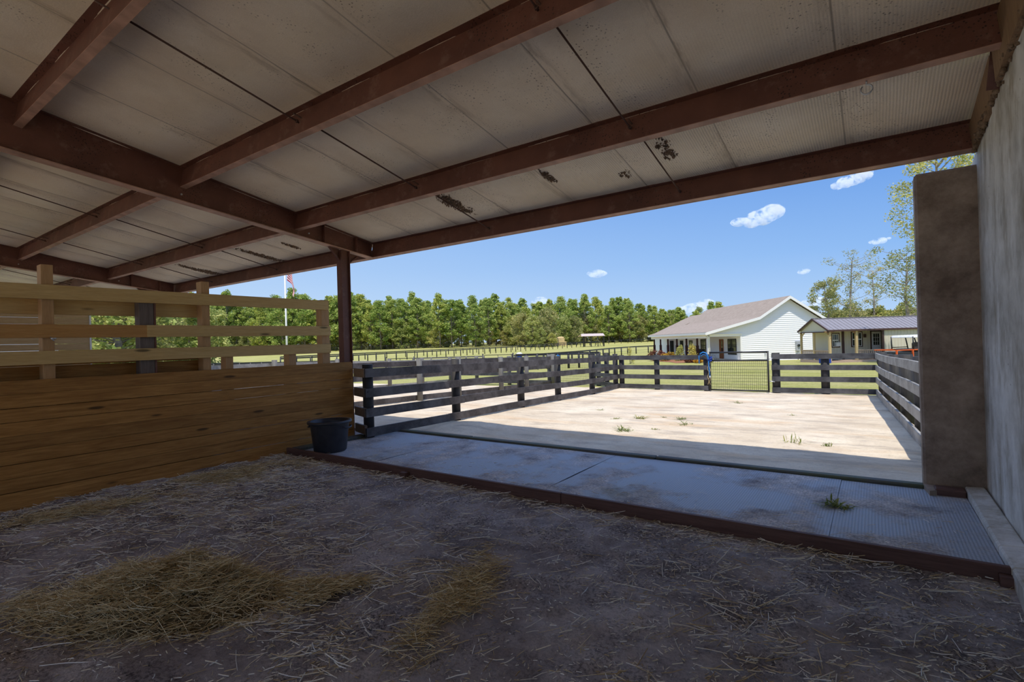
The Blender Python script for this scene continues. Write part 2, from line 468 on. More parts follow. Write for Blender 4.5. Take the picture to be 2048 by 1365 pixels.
def purlin_bm(x0, x1, y, eave=False):
    m = MB(); z0 = ceil_z(y) - .243; o = Vector((0, y, z0)); t = .006
    def slab(a0, a1, b0, b1):
        q = []
        for X in (x0, x1):
            q += [Vector((X, 0, 0)) + o + EV * a + NV * b for a, b in ((a0, b0), (a1, b0), (a1, b1), (a0, b1))]
        m.hex(q)
    slab(0, t, .0, .24); slab(-.066, 0, .234, .24)
    f = MB(); m, web = f, m
    slab(0, .07, -t, -.0003); slab(.064, .07, 0, .022)
    return web, f
bays = [('main', -7.172, .735), ('next', -15.063, -7.188), ('third', -23.5, -15.077)]
bay_words = {'main': 'over the dirt stall', 'next': 'in the next bay beyond the wooden partition', 'third': 'in the farthest bay past the second rafter'}
pos_words = ['eave beam at the open edge of the roof', 'first purlin inside the eave beam', 'second purlin inside the eave beam', 'third purlin inside the eave beam', 'fourth purlin inside the eave beam']
for b, x0, x1 in bays:
    for i, y in enumerate(PY):
        if i > 3: continue
        nm = 'eave_beam' if i == 0 else 'purlin'
        pv = empty(nm, (x0, y, ceil_z(y) - .243), 0, f'brown steel {pos_words[i]}, {bay_words[b]}', 'beam', 'roof purlins ' + bay_words[b])
        web, fl = purlin_bm(x0, x1, y); fl.build('bottom_flange', MT['steellit'], pv)
        if i == 0:
            mm = MB(); mm.box(x0, x1, y + .085, y + .10, ceil_z(y) - .262, ceil_z(y) - .10)
            mm.build('edge_trim', MT['trim'], pv); web.build('beam_web', MT['steel'], pv)
        else:
            mm = MB()                                          # screw tips along the top flange and end clips
            n = int((x1 - x0) / .33)
            for q in range(n):
                xx = x0 + .2 + q * .33
                p = Vector((xx, y, ceil_z(y) - .243)) + NV * .232 + EV * -.04
                mm.tube([p, p - NV * .03], .004, 5)
            for q_ in mm.v: pass
            web.v += [] ; n0 = len(web.v)
            web.v += mm.v; web.f += [tuple(i + n0 for i in f) for f in mm.f]; web.s += mm.s
            web.build('beam_web', MT['steel'], pv)

def rafter(xc, label):
    t = empty('rafter', (xc, 5.9, 3.07), 0, label, 'beam', 'tapered roof rafters')
    def bz(y): return 3.628 - .1195 * (y - 1.28)
    def tz(y): return ceil_z(y) - .012
    m = MB(); y0, y1 = -4.4, 5.955
    def run(xa, xb, f0, f1, ya=y0, yb=y1):
        m.hex([(xa, ya, f0(ya)), (xb, ya, f0(ya)), (xb, yb, f0(yb)), (xa, yb, f0(yb)), (xa, ya, f1(ya)), (xb, ya, f1(ya)), (xb, yb, f1(yb)), (xa, yb, f1(yb))])
    run(xc - .006, xc + .006, bz, tz)
    m.build('web', MT['steel'], t)
    m = MB(); run(xc - .07, xc + .07, lambda y: bz(y) - .012, bz); m.build('bottom_flange', MT['steellit'], t)
    m = MB(); run(xc - .07, xc + .07, tz, lambda y: tz(y) + .01); m.build('top_flange', MT['steel'], t)
    for yy in (5.0, 5.62):
        m = MB(); m.box(xc - .066, xc + .066, yy - .005, yy + .005, bz(yy), tz(yy)); m.build('stiffener', MT['steel'], t)
    for yy in (2.95, 4.75):
        m = MB(); m.tube([(xc + .005, yy, bz(yy) + .09), (xc + .022, yy, bz(yy) + .09)], .012, 8); m.build('bolt', MT['galv'], t)
    return t
rafter(-7.18, 'brown steel rafter sloping down to the slim column at the end of the partition')
rafter(-15.07, 'brown steel rafter farther left, dipping behind the top rail of the partition')

def column(xc, yc, label):
    t = empty('steel_column', (xc, yc, 0), 0, label, 'column', 'slim steel columns')
    ztop = 3.628 - .1195 * (yc - 1.28) - .014
    m = MB(); m.box(xc - .065, xc + .065, yc - .085, yc - .075, 0, ztop); m.box(xc - .065, xc + .065, yc + .075, yc + .085, 0, ztop)
    m.box(xc - .004, xc + .004, yc - .075, yc + .075, 0, ztop); m.box(xc + .02, xc + .03, yc - .075, yc + .075, 0, ztop)
    m.build('shaft', MT['steel'], t)
    for s in (-1, 1):
        m = MB(); zt = ztop - .01 - s * .025
        m.prism([(xc - .005, yc + s * .085, zt - .17), (xc - .005, yc + s * .085, zt + (.0)), (xc - .005, yc + s * .27, zt - s * .028)], (.01, 0, 0))
        m.bar((xc, yc + s * .085, zt - .18), (xc, yc + s * .28, zt - s * .03), .05, .012)
        m.build('knee_brace', MT['steel'], t)
    m = MB(); m.box(xc - .1, xc + .1, yc - .12, yc + .12, 0, .015); m.build('base_plate', MT['steel'], t)
column(-7.2, 5.40, 'slim brown steel column standing at the open end of the wooden partition')
column(-15.07, 5.40, 'slim brown steel column carrying the second rafter, mostly hidden behind the partition')

gap_words = ['from eave beam to first purlin', 'from first to second purlin', 'from second to third purlin', 'from third to fourth purlin']
for xr, side, bay in ((-1.78, 'right-hand', 'over the dirt stall'), (-4.55, 'left-hand', 'over the dirt stall'), (-10.15, 'right-hand', 'in the bay beyond the partition'), (-12.95, 'left-hand', 'in the bay beyond the partition'), (-17.8, 'right-hand', 'in the farthest bay'), (-20.4, 'left-hand', 'in the farthest bay')):
    for i in range(3):
        p1 = Vector((xr, PY[i] + .03, ceil_z(PY[i]) - .145)); p0 = Vector((xr, PY[i + 1] + .0, ceil_z(PY[i + 1]) - .08))
        e = (p1 - p0).normalized()
        t = empty('sag_rod', p0, 0, f'{side} rusty sag rod {gap_words[i]} {bay}', 'rod', 'sag rods of the roof')
        m = MB(); m.tube([p0 - e * .06, p1 - e * .07, p1 - e * .03 + Vector((0, 0, -.004))], .0085, 6); m.build('rod', MT['rust'], t)
        m = MB(); m.tube([p1 - e * .062, p1 - e * .045], .018, 6); m.build('nut', MT['rust'], t)

# hook under the first purlin
t = empty('hook', (.06, 4.56, 3.33), 0, 'small steel eye hook hanging under the purlin near the concrete wall', 'hook')
m = MB(); m.tube([(.0, 4.55, 3.335), (.0, 4.55, 3.295)], .006, 6); m.build('shank', MT['galv'], t)
m = MB(); m.tube([(.0 + .035 * math.sin(a), 4.55, 3.262 - .035 * -math.cos(a) * 1) for a in [i * 2 * math.pi / 16 for i in range(15)]], .006, 6); m.build('ring', MT['galv'], t)

# remains of mud nests stuck to the insulation
nests = [(-4.59, 5.22, .34, 'long patch of dried mud on the ceiling beside the left-hand sag rod', 95), (-3.07, 5.17, .13, 'small round mud nest remains on the ceiling between the two sag rods', 40),
         (-1.68, 5.15, .24, 'wide crumbly mud patch around the right-hand sag rod', 80), (-2.26, 5.53, .07, 'tiny mud dab next to the eave beam, right of the small round patch', 16),
         (-9.85, 5.5, .42, 'long mud streak on the ceiling near the rafter in the next bay', 95), (-12.45, 5.55, .40, 'mud streak farthest along the eave in the next bay', 80), (-8.6, 5.35, .14, 'small faint mud patch beside the rafter in the next bay', 30)]
for x, y, r, lab, n in nests:
    m = MB(); w_ = max(.07, r * .42); y0, y1 = max(4.66, y - r * 1.5), min(5.92, y + r * 1.5); st = .008
    na, nb = int(2 * w_ / st), int((y1 - y0) / st); vs = []
    for b in range(nb + 1):
        yy = y0 + (y1 - y0) * b / nb
        for a in range(na + 1):
            xx = x - w_ + 2 * w_ * a / na
            e = 1 - ((xx - x - .05 * (yy - y)) / w_) ** 2 - ((yy - y) / (r * 1.5)) ** 2
            q = .85 * noise.noise(Vector((xx * 58, yy * 58, r * 50))) + .55 * noise.noise(Vector((xx * 15, yy * 15, r * 31))) + .6 * (e - .88)
            edge = a in (0, na) or b in (0, nb)
            hgt = -.006 if (edge or e < .02) else max(-.006, min(.028, q * .08))
            vs.append((xx, yy, ceil_z(yy) - sag(xx, yy) - hgt))
    fs = [(b * (na + 1) + a, b * (na + 1) + a + 1, (b + 1) * (na + 1) + a + 1, (b + 1) * (na + 1) + a) for b in range(nb) for a in range(na)]
    m.add(vs, fs, True)
    tag(m.build('mud_nest', MT['mud']), lab, 'mud nest', 'mud nest remains on the ceiling')

# ------------------------------------------------------------------ concrete wall on the right
def wt(y): return 3.06 + .115 * (6.05 - y)
XW = .77
w = empty('wall_right', (XW, 6.3, 0)); tag(w, 'tall grey concrete wall along the right of the stall', 'wall', kind='structure')
m = MB()
def wpanel(y0, y1, x0):
    n = 14; a = []
    for i in range(n + 1):
        y = y0 + (y1 - y0) * i / n; a.append((y, wt(y) + .02 * noise.noise(Vector((y * 5, x0, 0)))))
    poly = [(x0, y0, -.2), (x0, y1, -.2)] + [(x0, y, z) for y, z in reversed(a)]
    m.prism(poly, (.22, 0, 0))
wpanel(5.22, 6.33, XW); m.build('far_panel', MT['concrete'], w)
m = MB(); wpanel(-4.4, 5.212, XW - .012); m.build('near_panel', MT['concrete'], w)
for (y0, y1) in ((5.0, 6.02), (3.2, 4.80), (1.2, 3.17), (-1.5, 1.17)):
    m = MB(); x0 = XW - .05 + (.02 if y1 > 5 else 0)
    m.hex([(x0, y0, wt(y0) - .015), (x0 + .05, y0, wt(y0) - .015), (x0 + .05, y1, wt(y1) - .015), (x0, y1, wt(y1) - .015),
           (x0 - .02, y0, ceil_z(y0) - .035), (x0 + .05, y0, ceil_z(y0) - .035), (x0 + .05, y1, ceil_z(y1) - .035), (x0 - .02, y1, ceil_z(y1) - .035)])
    m.build('blocking_plank', MT['rough'], w)
m = MB(); m.bar((XW - .05, 4.9, wt(4.9) - .02), (XW - .03, 4.82, ceil_z(4.82) - .08), .012, .07, (1, 0, 0)); m.build('steel_clip', MT['steel'], w)
m = MB(); R = random.Random(3)
for q in range(260):
    y = R.uniform(1.8, 6.0); r = R.uniform(.006, .024)
    m.blob((XW - .02 + R.uniform(-.02, .01), y, wt(y) + R.gauss(0, .022)), r, 3, .3, (1, 1, 1), R)
m.build('mud_crust', MT['mud'], w)
# wing wall closing the corner of the opening
m = MB(); m.box(.335, XW + .02, 6.05, 6.27, -.1, 2.95)
o = m.build('wing_wall', MT['concrete_brown'], bevel=.02); tag(o, 'brown concrete wing wall standing at the right edge of the opening', 'wall', kind='structure')
# kerb along the foot of the wall
m = MB(); n = 26
for i in range(n):
    y0 = -4 + 10.04 * i / n; y1 = -4 + 10.04 * (i + 1) / n
    e0 = .615 + .01 * noise.noise(Vector((y0 * 4, 0, 0))); e1 = .615 + .01 * noise.noise(Vector((y1 * 4, 0, 0)))
    m.hex([(e0, y0, -.05), (XW - .014, y0, -.05), (XW - .014, y1, -.05), (e1, y1, -.05), (e0, y0, .105), (XW - .014, y0, .115), (XW - .014, y1, .115), (e1, y1, .105)])
tag(m.build('concrete_kerb', MT['concrete'], bevel=.012), 'low pale concrete kerb along the foot of the right wall', 'kerb')
m = MB(); m.box(.40, .61, 5.84, 5.99, .03, .105); tag(m.build('wood_block', MT['sill'], bevel=.01), 'short dark wood block lying in front of the concrete wing wall', 'block')
m = MB(); m.prism([(.36, 5.80, .03), (.612, 5.995, .03), (.612, 6.05, .03), (.33, 6.05, .03)], (0, 0, .06)); tag(m.build('concrete_footing', MT['concrete_brown']), 'rough broken concrete footing under the wing wall', 'footing')
# unseen back: header set high for fill light, pale bounce yard added
m = MB(); m.box(-23.5, 1.0, -4.55, -4.4, 4.0, ceil_z(-4.4)); tag(m.build('open_back_header', MT['board_lit']), kind='structure')
m = MB(); m.add([(-26, -30, -.03), (4, -30, -.03), (4, -4.4, -.03), (-26, -4.4, -.03)], [(0, 1, 2, 3)]); tag(m.build('added_bounce_yard', MT['sand']), kind='structure')

# ------------------------------------------------------------------ wooden partition
p = empty('stall_partition', (-7.1, 5.4, 0), 0, 'brown plank stall partition with yellow pine top rails along the left side', 'partition')
m = MB(); R = random.Random(11)
z = .01
rows = 9; step = (1.268 - .01) / rows
for r in range(rows):
    z0 = .01 + r * step
    joints = [-3.9, R.uniform(-1.5, .2), 5.41]
    for a, b in zip(joints[:-1], joints[1:]):
        gap = R.choice([.003, .004, .006])
        dz = R.uniform(-.002, .002)
        m.box(-7.12 + R.uniform(-.003, .003), -7.08 + R.uniform(-.003, .003), a + .002, b - .002, (z0 if r else -.06) + gap / 2 + dz, z0 + step - gap / 2 + dz)
# three boards with a wider, sunlit slit below them
m.build('plank_panel', MT['plank'], p)
def rail(y0, y1, z0, z1, mat, x0=-7.12, x1=-7.08, nm='rail'):
    mm = MB(); mm.hex([(x0, y0, z0[0]), (x1, y0, z0[0]), (x1, y1, z0[1]), (x0, y1, z0[1]), (x0, y0, z1[0]), (x1, y0, z1[0]), (x1, y1, z1[1]), (x0, y1, z1[1])])
    return mm.build(nm, mat, p, bevel=.003)
rail(-3.9, 5.0, (2.095, 2.112), (2.262, 2.256), MT['rail'])
rail(-3.9, 2.52, (1.702, 1.698), (1.841, 1.841), MT['raildark'])
rail(2.50, 5.03, (1.70, 1.705), (1.843, 1.852), MT['rail'], -7.12, -7.076)
rail(-3.9, 5.03, (1.408, 1.43), (1.548, 1.572), MT['rail'])
for y0, y1, zt, mt in ((-2.3, -2.2, 2.5, 'post'), (-.4, -.3, 2.4, 'post'), (1.565, 1.665, 2.475, 'post'), (2.44, 2.59, 2.24, 'oldpost'), (3.135, 3.235, 2.42, 'post'), (4.90, 5.04, 2.27, 'post'), (3.42, 3.52, 1.50, 'post'), (4.33, 4.45, 1.50, 'post')):
    mm = MB(); mm.box(-7.262, -7.122, y0, y1, 0, zt); mm.build('post', MT[mt], p, bevel=.004)
m = MB(); m.box(-7.20, -7.12, 2.592, 2.612, 0, 2.24); m.build('steel_strap', MT['steel'], p)
rail(-3.9, 3.14, (1.965, 1.955), (2.112, 2.125), MT['rail'], -7.305, -7.265, 'back_rail')
m = MB()
for r in range(10):
    z0 = .02 + r * .154; m.box(-7.305, -7.265, -3.9, 3.2, z0, z0 + .148)
m.build('back_planks', MT['plank'], p)
m = MB(); m.tube([(-7.075, 1.62, 1.705), (-7.05, 1.62, 1.69), (-7.04, 1.64, 1.665)], .006, 6); m.tube([(-7.05, 1.62, 1.69), (-7.05, 1.66, 1.69)], .01, 8)
m.build('eye_bolt', MT['galv'], p)
# end board with the two stubs holding the fence
m = MB(); m.box(-7.125, -7.085, 5.412, 5.432, .0, 1.25); m.build('end_board', MT['plank'], p)

# pale plank wall at the far side of the next bay
q = empty('plank_wall', (-15.0, 4.15, 0), 0, 'bright yellow plank wall seen through the gaps of the partition at the far left', 'wall')
m = MB()
for r in range(19):
    z0 = .02 + r * .147
    j = R.uniform(-1, 2.5)
    for a, b in ((-4.4, j), (j, 4.13)): m.box(-15.04, -15.0, a, b - .003, z0, z0 + .143)
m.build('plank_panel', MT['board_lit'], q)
m = MB(); m.box(-15.05, -14.985, 4.135, 4.165, 0, 2.82); m.build('end_trim', MT['whitetrim'], q)

# ------------------------------------------------------------------ floor: dirt, sills, mats
def heightgrid(name, x0, x1, y0, y1, step, fz, mat):
    nx = int((x1 - x0) / step) + 1; ny = int((y1 - y0) / step) + 1; m = MB()
    vs = [(x0 + (x1 - x0) * i / (nx - 1), y0 + (y1 - y0) * j / (ny - 1), 0) for j in range(ny) for i in range(nx)]
    vs = [(x, y, fz(x, y)) for x, y, _ in vs]
    fs = [(j * nx + i, j * nx + i + 1, (j + 1) * nx + i + 1, (j + 1) * nx + i) for j in range(ny - 1) for i in range(nx - 1)]
    m.add(vs, fs, True); return m.build(name, mat)
def dirt_z(x, y):
    v = Vector((x, y, 0))
    h = .028 * noise.fractal(v * 1.7, 1.0, 2.0, 4) + .020 * noise.noise(v * 6.1) + .012 * noise.noise(v * 13.)
    n = noise.noise(v * 3.3 + Vector((9, 4, 0)))
    h -= .03 * max(0, n - .25)
    return h * (1 - .5 * ss((y - 3.7) / .4)) - .008
tag(heightgrid('floor', -7.3, .85, -1.2, 4.14, .035, dirt_z, MT['dirt']), 'dark trampled dirt floor of the stall', 'floor', kind='structure')
m = MB(); m.box(-23.5, .9, -4.5, 6.05, -.12, -.06); tag(m.build('floor_slab', MT['dirt']), kind='structure')
m = MB(); m.add([(-23, -4.4, -.02), (-7.3, -4.4, -.02), (-7.3, 6.05, -.02), (-23, 6.05, -.02)], [(0, 1, 2, 3)]); tag(m.build('floor_beyond', MT['dirt']), kind='structure')

t = empty('threshold_board', (-6.9, 4.15, 0), 0, 'long red-brown board edging the dirt floor in front of the rubber mats', 'board')
for a, b in ((-6.93, -2.42), (-2.415, .62)):
    m = MB(); m.box(a, b, 4.135, 4.175, -.03, .092); m.build('board', MT['sill'], t, bevel=.004)
for x in (-4.5, .56):
    m = MB(); m.box(x, x + .09, 4.06, 4.135, -.03, .055); m.build('stake', MT['sill'], t, bevel=.004)
t = empty('outer_sill', (-6.5, 6.05, 0), 0, 'weathered mossy timber sill along the outer edge of the mats', 'sill')
for a, b in ((-6.75, -5.1), (-5.09, -2.2), (-2.19, .34)):
    m = MB(); m.box(a, b, 6.02 + R.uniform(-.008, .008), 6.13, -.05, .085 + R.uniform(-.008, .006)); m.build('timber', MT['outsill'], t, bevel=.012)
m = MB(); m.box(-6.88, -6.72, 4.18, 5.95, -.03, .095); tag(m.build('side_sill', MT['outsill'], bevel=.012), 'short weathered timber between the tub and the board fence', 'sill')
ml = ['behind the black tub', 'second from the tub, dusty', 'third from the tub, with a dark dung patch', 'nearest the concrete wall']
mx = [(-6.72, -5.206), (-5.203, -2.697), (-2.694, -.306), (-.303, .612)]
for (a, b), wd in zip(mx, ml):
    m = MB(); n = 12; k = 8; R2 = random.Random(int(a * 50))
    vs = []; fs = []
    for j in range(k + 1):
        for i in range(n + 1):
            x = a + (b - a) * i / n; y = 4.18 + 1.835 * j / k
            vs.append((x, y, .05 + .008 * noise.noise(Vector((x * 1.1, y * 1.1, a)))))
    fs = [(j * (n + 1) + i, j * (n + 1) + i + 1, (j + 1) * (n + 1) + i + 1, (j + 1) * (n + 1) + i) for j in range(k) for i in range(n)]
    m.add(vs, fs, True); e = len(vs)
    m.box(a, b, 4.18, 6.015, -.0, .035)
    tag(m.build('rubber_mat', MT['rubber']), f'dusty grey-blue rubber stall mat {wd}', 'mat', 'rubber mats along the opening')

# black tub
t = empty('rubber_tub', (-6.33, 4.44, .05), 0, 'round black rubber tub standing on the mats by the end of the partition', 'tub')
c = (-6.33, 4.44, .05)
m = MB(); m.lathe([(0, 0), (.20, 0), (.222, .02), (.262, .385), (.268, .42), (.252, .42), (.245, .385), (.208, .03), (0, .02)], c, 40); m.build('body', MT['tubblack'], t)
m = MB(); m.lathe([(.262, .395), (.298, .40), (.303, .415), (.298, .432), (.254, .434), (.254, .41)], c, 40); m.build('rim', MT['tubblack'], t)
for s in (0.35, 0.35 + math.pi):
    m = MB(); ca, sa = math.cos(s), math.sin(s)
    pts = [(c[0] + ca * r - sa * w, c[1] + sa * r + ca * w, c[2] + zz) for r, w, zz in ((.268, -.09, .36), (.30, -.075, .345), (.31, 0, .335), (.30, .075, .345), (.268, .09, .36))]
    m.tube(pts, .011, 8); m.build('handle', MT['tubblack'], t)

# ------------------------------------------------------------------ straw and hay (uncountable)
def strands(name, items, mat, label, cat):
    """items: (x, y, z, yaw, pitch, length, width, bend)"""
    n = len(items); A = np.array(items, float)
    x, y, z, yaw, pit, L, w, bend = A.T
    dx, dy, dz = np.cos(yaw) * np.cos(pit), np.sin(yaw) * np.cos(pit), np.sin(pit)
    sx, sy = -np.sin(yaw), np.cos(yaw)
    V = np.zeros((n, 9, 3)); P = []
    for j, tt in enumerate((-.5, 0, .5)):
        off = bend * L * (1 - abs(tt) * 2)
        cx = x + dx * L * tt + sx * off; cy = y + dy * L * tt + sy * off; cz = z + dz * L * tt
        V[:, j * 3 + 0] = np.stack([cx + sx * w, cy + sy * w, cz], 1)
        V[:, j * 3 + 1] = np.stack([cx - sx * w, cy - sy * w, cz], 1)
        V[:, j * 3 + 2] = np.stack([cx, cy, cz + w * 1.5], 1)
    F = []
    base = np.arange(n)[:, None] * 9
    for s in (0, 3):
        for a, b in ((0, 1), (1, 2), (2, 0)):
            F.append(np.concatenate([base + s + a, base + s + b, base + s + 3 + b, base + s + 3 + a], 1))
    F = np.stack(F, 1).reshape(-1, 4)
    me = bpy.data.meshes.new(name); me.vertices.add(n * 9); me.vertices.foreach_set('co', V.reshape(-1))
    me.loops.add(F.size); me.loops.foreach_set('vertex_index', F.reshape(-1).astype(np.int32))
    me.polygons.add(len(F)); me.polygons.foreach_set('loop_start', np.arange(0, F.size, 4, dtype=np.int32))
    me.update(calc_edges=True); me.validate(); me.materials.append(mat)
    o = bpy.data.objects.new(name, me); COL.objects.link(o); return tag(o, label, cat, kind='stuff')

patches = [(-6.6, 1.5, .55, 3), (-6.5, 2.3, .5, 3.5), (-6.3, 3.0, .5, 4), (-6.2, 3.6, .5, 3.5), (-5.6, 2.6, .6, 2.4), (-5.2, 3.3, .5, 1.6), (-4.9, 2.3, .45, 2.2), (-6.7, 3.95, .4, 3),
           (-5.4, 1.7, .6, 1.8), (-4.3, 2.6, .45, 1.8), (-4.0, 2.0, .4, 2.4), (-3.6, 2.3, .35, 2.2), (-2.9, 2.9, .3, 1.5), (-2.45, 2.35, .22, 3.4), (-2.6, 2.15, .25, 2.6), (-2.4, 1.65, .25, 3.2), (-2.2, 1.4, .2, 2.6), (-2.1, 1.2, .2, 2.6),
           (-3.1, 1.75, .35, 2.8), (-2.75, 1.6, .3, 2.4), (-1.35, 1.25, .25, 1.6), (-1.1, 1.45, .3, 1.6), (-.6, 1.9, .5, 1.6), (-.2, 2.4, .5, 1.5), (-.5, 2.9, .4, 1.5), (.25, 3.1, .35, 1.5), (-.8, 3.3, .4, 1.2), (0., 1.5, .5, 1.2), (-4.6, 1.1, .35, 2)]
def dens(x, y):
    d = .10 + .5 * max(0, noise.noise(Vector((x * 1.3, y * 1.3, 5.)))) ** 1.5
    for px, py, r, w in patches:
        q = ((x - px) ** 2 + (y - py) ** 2) / (r * r)
        if q < 6: d += .30 * w * math.exp(-q * 1.4) * (0.45 + max(0, noise.noise(Vector((x * 5, y * 5, 2.))) + .35))
    if y > 3.8: d += .30
    return d
R = random.Random(21); it = []
while len(it) < 11000:
    x = R.uniform(-7.05, .6); y = R.uniform(.3, 4.12)
    if R.random() * 1.6 > dens(x, y): continue
    L = R.choice([R.uniform(.012, .04)] * 5 + [R.uniform(.04, .11)] * 3 + [R.uniform(.11, .26)])
    if R.random() < .6: yaw = R.gauss(.75, .6)
    else: yaw = R.uniform(0, 6.28)
    it.append((x, y, dirt_z(x, y) + R.uniform(.002, .014) + .01 * dens(x, y), yaw, R.gauss(0, .16), L, R.uniform(.0012, .0030), R.gauss(0, .05)))
for k in range(420):
    x = R.uniform(-6.4, .5); y = 4.2 + abs(R.gauss(0, .45))
    if y < 5.6: it.append((x, y, .062, R.uniform(0, 6.28), R.gauss(0, .1), R.uniform(.01, .09), R.uniform(.0011, .002), R.gauss(0, .1)))
strands('straw', it, MT['straw'], 'loose straw scattered over the dirt floor', 'straw')
it = []
for k in range(17000):
    x = R.uniform(-7.05, .6); y = R.uniform(.3, 4.12)
    if R.random() > .35 + max(0, noise.noise(Vector((x * 1.1, y * 1.1, 8.)))) + .5 * ss((x + 3) / 2.5): continue
    it.append((x, y, dirt_z(x, y) + .003, R.uniform(0, 6.28), R.gauss(0, .3), R.uniform(.008, .028), R.uniform(.0012, .0028), 0))
strands('chaff', it, MT['straw'], 'fine pale chaff strewn across the trampled dirt', 'chaff')

def pile(name, cx, cy, rx, ry, h, rot, n, label, seed, core=False):
    Rp = random.Random(seed); it = []
    ca, sa = math.cos(rot), math.sin(rot)
    def hz(u, v):
        q = u * u + v * v
        return h * max(0, 1 - q) ** .8 * (1 + .6 * noise.noise(Vector((u * 3.4, v * 3.4, seed))) + .25 * noise.noise(Vector((u * 9, v * 9, seed))))
    for k in range(n):
        u, v = Rp.gauss(0, .5), Rp.gauss(0, .5)
        q = math.hypot(u, v)
        if q > 1.25: continue
        x = cx + ca * u * rx - sa * v * ry; y = cy + sa * u * rx + ca * v * ry
        if noise.noise(Vector((x * 4.5, y * 4.5, seed * 1.7))) < -.22 + .35 * (q - .5) and not core: continue
        z = dirt_z(x, y) + hz(u, v) * Rp.uniform(.6, 1.12) + Rp.uniform(.004, .022)
        it.append((x, y, z, Rp.gauss(.6, .95), Rp.gauss(0, .34 if core else .2), Rp.uniform(.04, .26), Rp.uniform(.0009, .0019), Rp.gauss(0, .16)))
    o = strands(name, it, MT['hay'], label, 'hay')
    if not core: return o
    m = MB(); nr, na = 10, 28; vs = [(cx, cy, dirt_z(cx, cy) + h * .82)]; fs = []
    for i in range(1, nr + 1):
        for a in range(na):
            r = i / nr; u, v = r * math.cos(2 * math.pi * a / na), r * math.sin(2 * math.pi * a / na)
            x = cx + ca * u * rx - sa * v * ry; y = cy + sa * u * rx + ca * v * ry
            vs.append((x, y, dirt_z(x, y) + hz(u, v) * .8 - .012))
    fs = [(0, 1 + a, 1 + (a + 1) % na) for a in range(na)]
    for i in range(nr - 1):
        for a in range(na):
            p0 = 1 + i * na + a; p1 = 1 + i * na + (a + 1) % na
            fs.append((p0, p0 + na, p1 + na, p1))
    m.add(vs, fs, True); mo = m.build('packed_core', MT['haycore'], o); return o
pile('hay_pile', -3.5, 1.30, .66, .34, .21, .62, 7000, 'largest mound of hay, on the dirt nearest the camera at lower left', 4, True)
pile('hay_pile', -2.05, 2.30, .72, .20, .03, 1.95, 1300, 'thin wisp of hay in the middle of the dirt floor', 5)
pile('hay_pile', -2.85, 1.86, .42, .18, .04, .7, 1300, 'loose tail of hay trailing to the right of the largest mound', 7)
pile('hay_pile', -4.05, .98, .46, .26, .04, .5, 1400, 'flat tangle of hay spilling to the left of the largest mound', 6)
pile('hay_pile', -6.35, 3.2, .85, .38, .035, 1.3, 2600, 'flattened drift of hay along the foot of the partition', 8)
pile('hay_pile', -6.2, 1.7, .75, .34, .03, 1.2, 1700, 'flattened drift of hay against the partition nearest the left edge', 9)

# ------------------------------------------------------------------ outside ground
def past(x, y):
    return ground(x, y) - (.10 if y < 16.4 else .012)
m = MB(); As = [-260 + i * 8 for i in range(66)]
Ds = [-60, -30, -15, -8, -4] + [i * 2 for i in range(0, 30)] + [60 + i * 6 for i in range(38)]
vs = []
for d in Ds:
    for a in As:
        x, y = field(a, d); vs.append((x, y, past(x, y)))
n = len(As); fs = [(j * n + i, j * n + i + 1, (j + 1) * n + i + 1, (j + 1) * n + i) for j in range(len(Ds) - 1) for i in range(n - 1)]
m.add(vs, fs, True); tag(m.build('ground_pasture', MT['lawn']), 'mown yellow-green pasture reaching to the tree line', 'grass', kind='structure')
def fx_l(y): return -6.65 - .045 * (y - 5.35)
def fx_r(y): return .56 - .057 * (y - 7.0)
def sand_z(x, y):
    v = Vector((x, y, 0)); h = .018 * noise.fractal(v * 1.1, 1, 2, 4) + .008 * noise.noise(v * 6)
    h += .05 * math.exp(-((x + 6.1) ** 2 / .35 + (y - 7.35) ** 2 / .12))
    return ground(x, y) + h * ss((y - 6.0) / .6) + .004
nx = 190; ny = 84; m = MB()
vs = []
for j in range(ny + 1):
    y = 6.1 + 10.3 * j / ny
    for i in range(nx + 1):
        u = (i / nx) ** 1.6; xr = fx_r(y) + .12 + .05 * noise.noise(Vector((y * 2, 0, 0)))
        x = xr - u * 32; yy = y + (.12 * noise.noise(Vector((x * 1.7, 3, 0))) if j == ny else 0)
        vs.append((x, yy, sand_z(x, yy)))
fs = [(j * (nx + 1) + i, (j + 1) * (nx + 1) + i, (j + 1) * (nx + 1) + i + 1, j * (nx + 1) + i + 1) for j in range(ny) for i in range(nx)]
m.add(vs, fs, True); tag(m.build('sand_paddock', MT['sand']), 'pale sand surface of the sunlit paddock', 'sand', kind='structure')

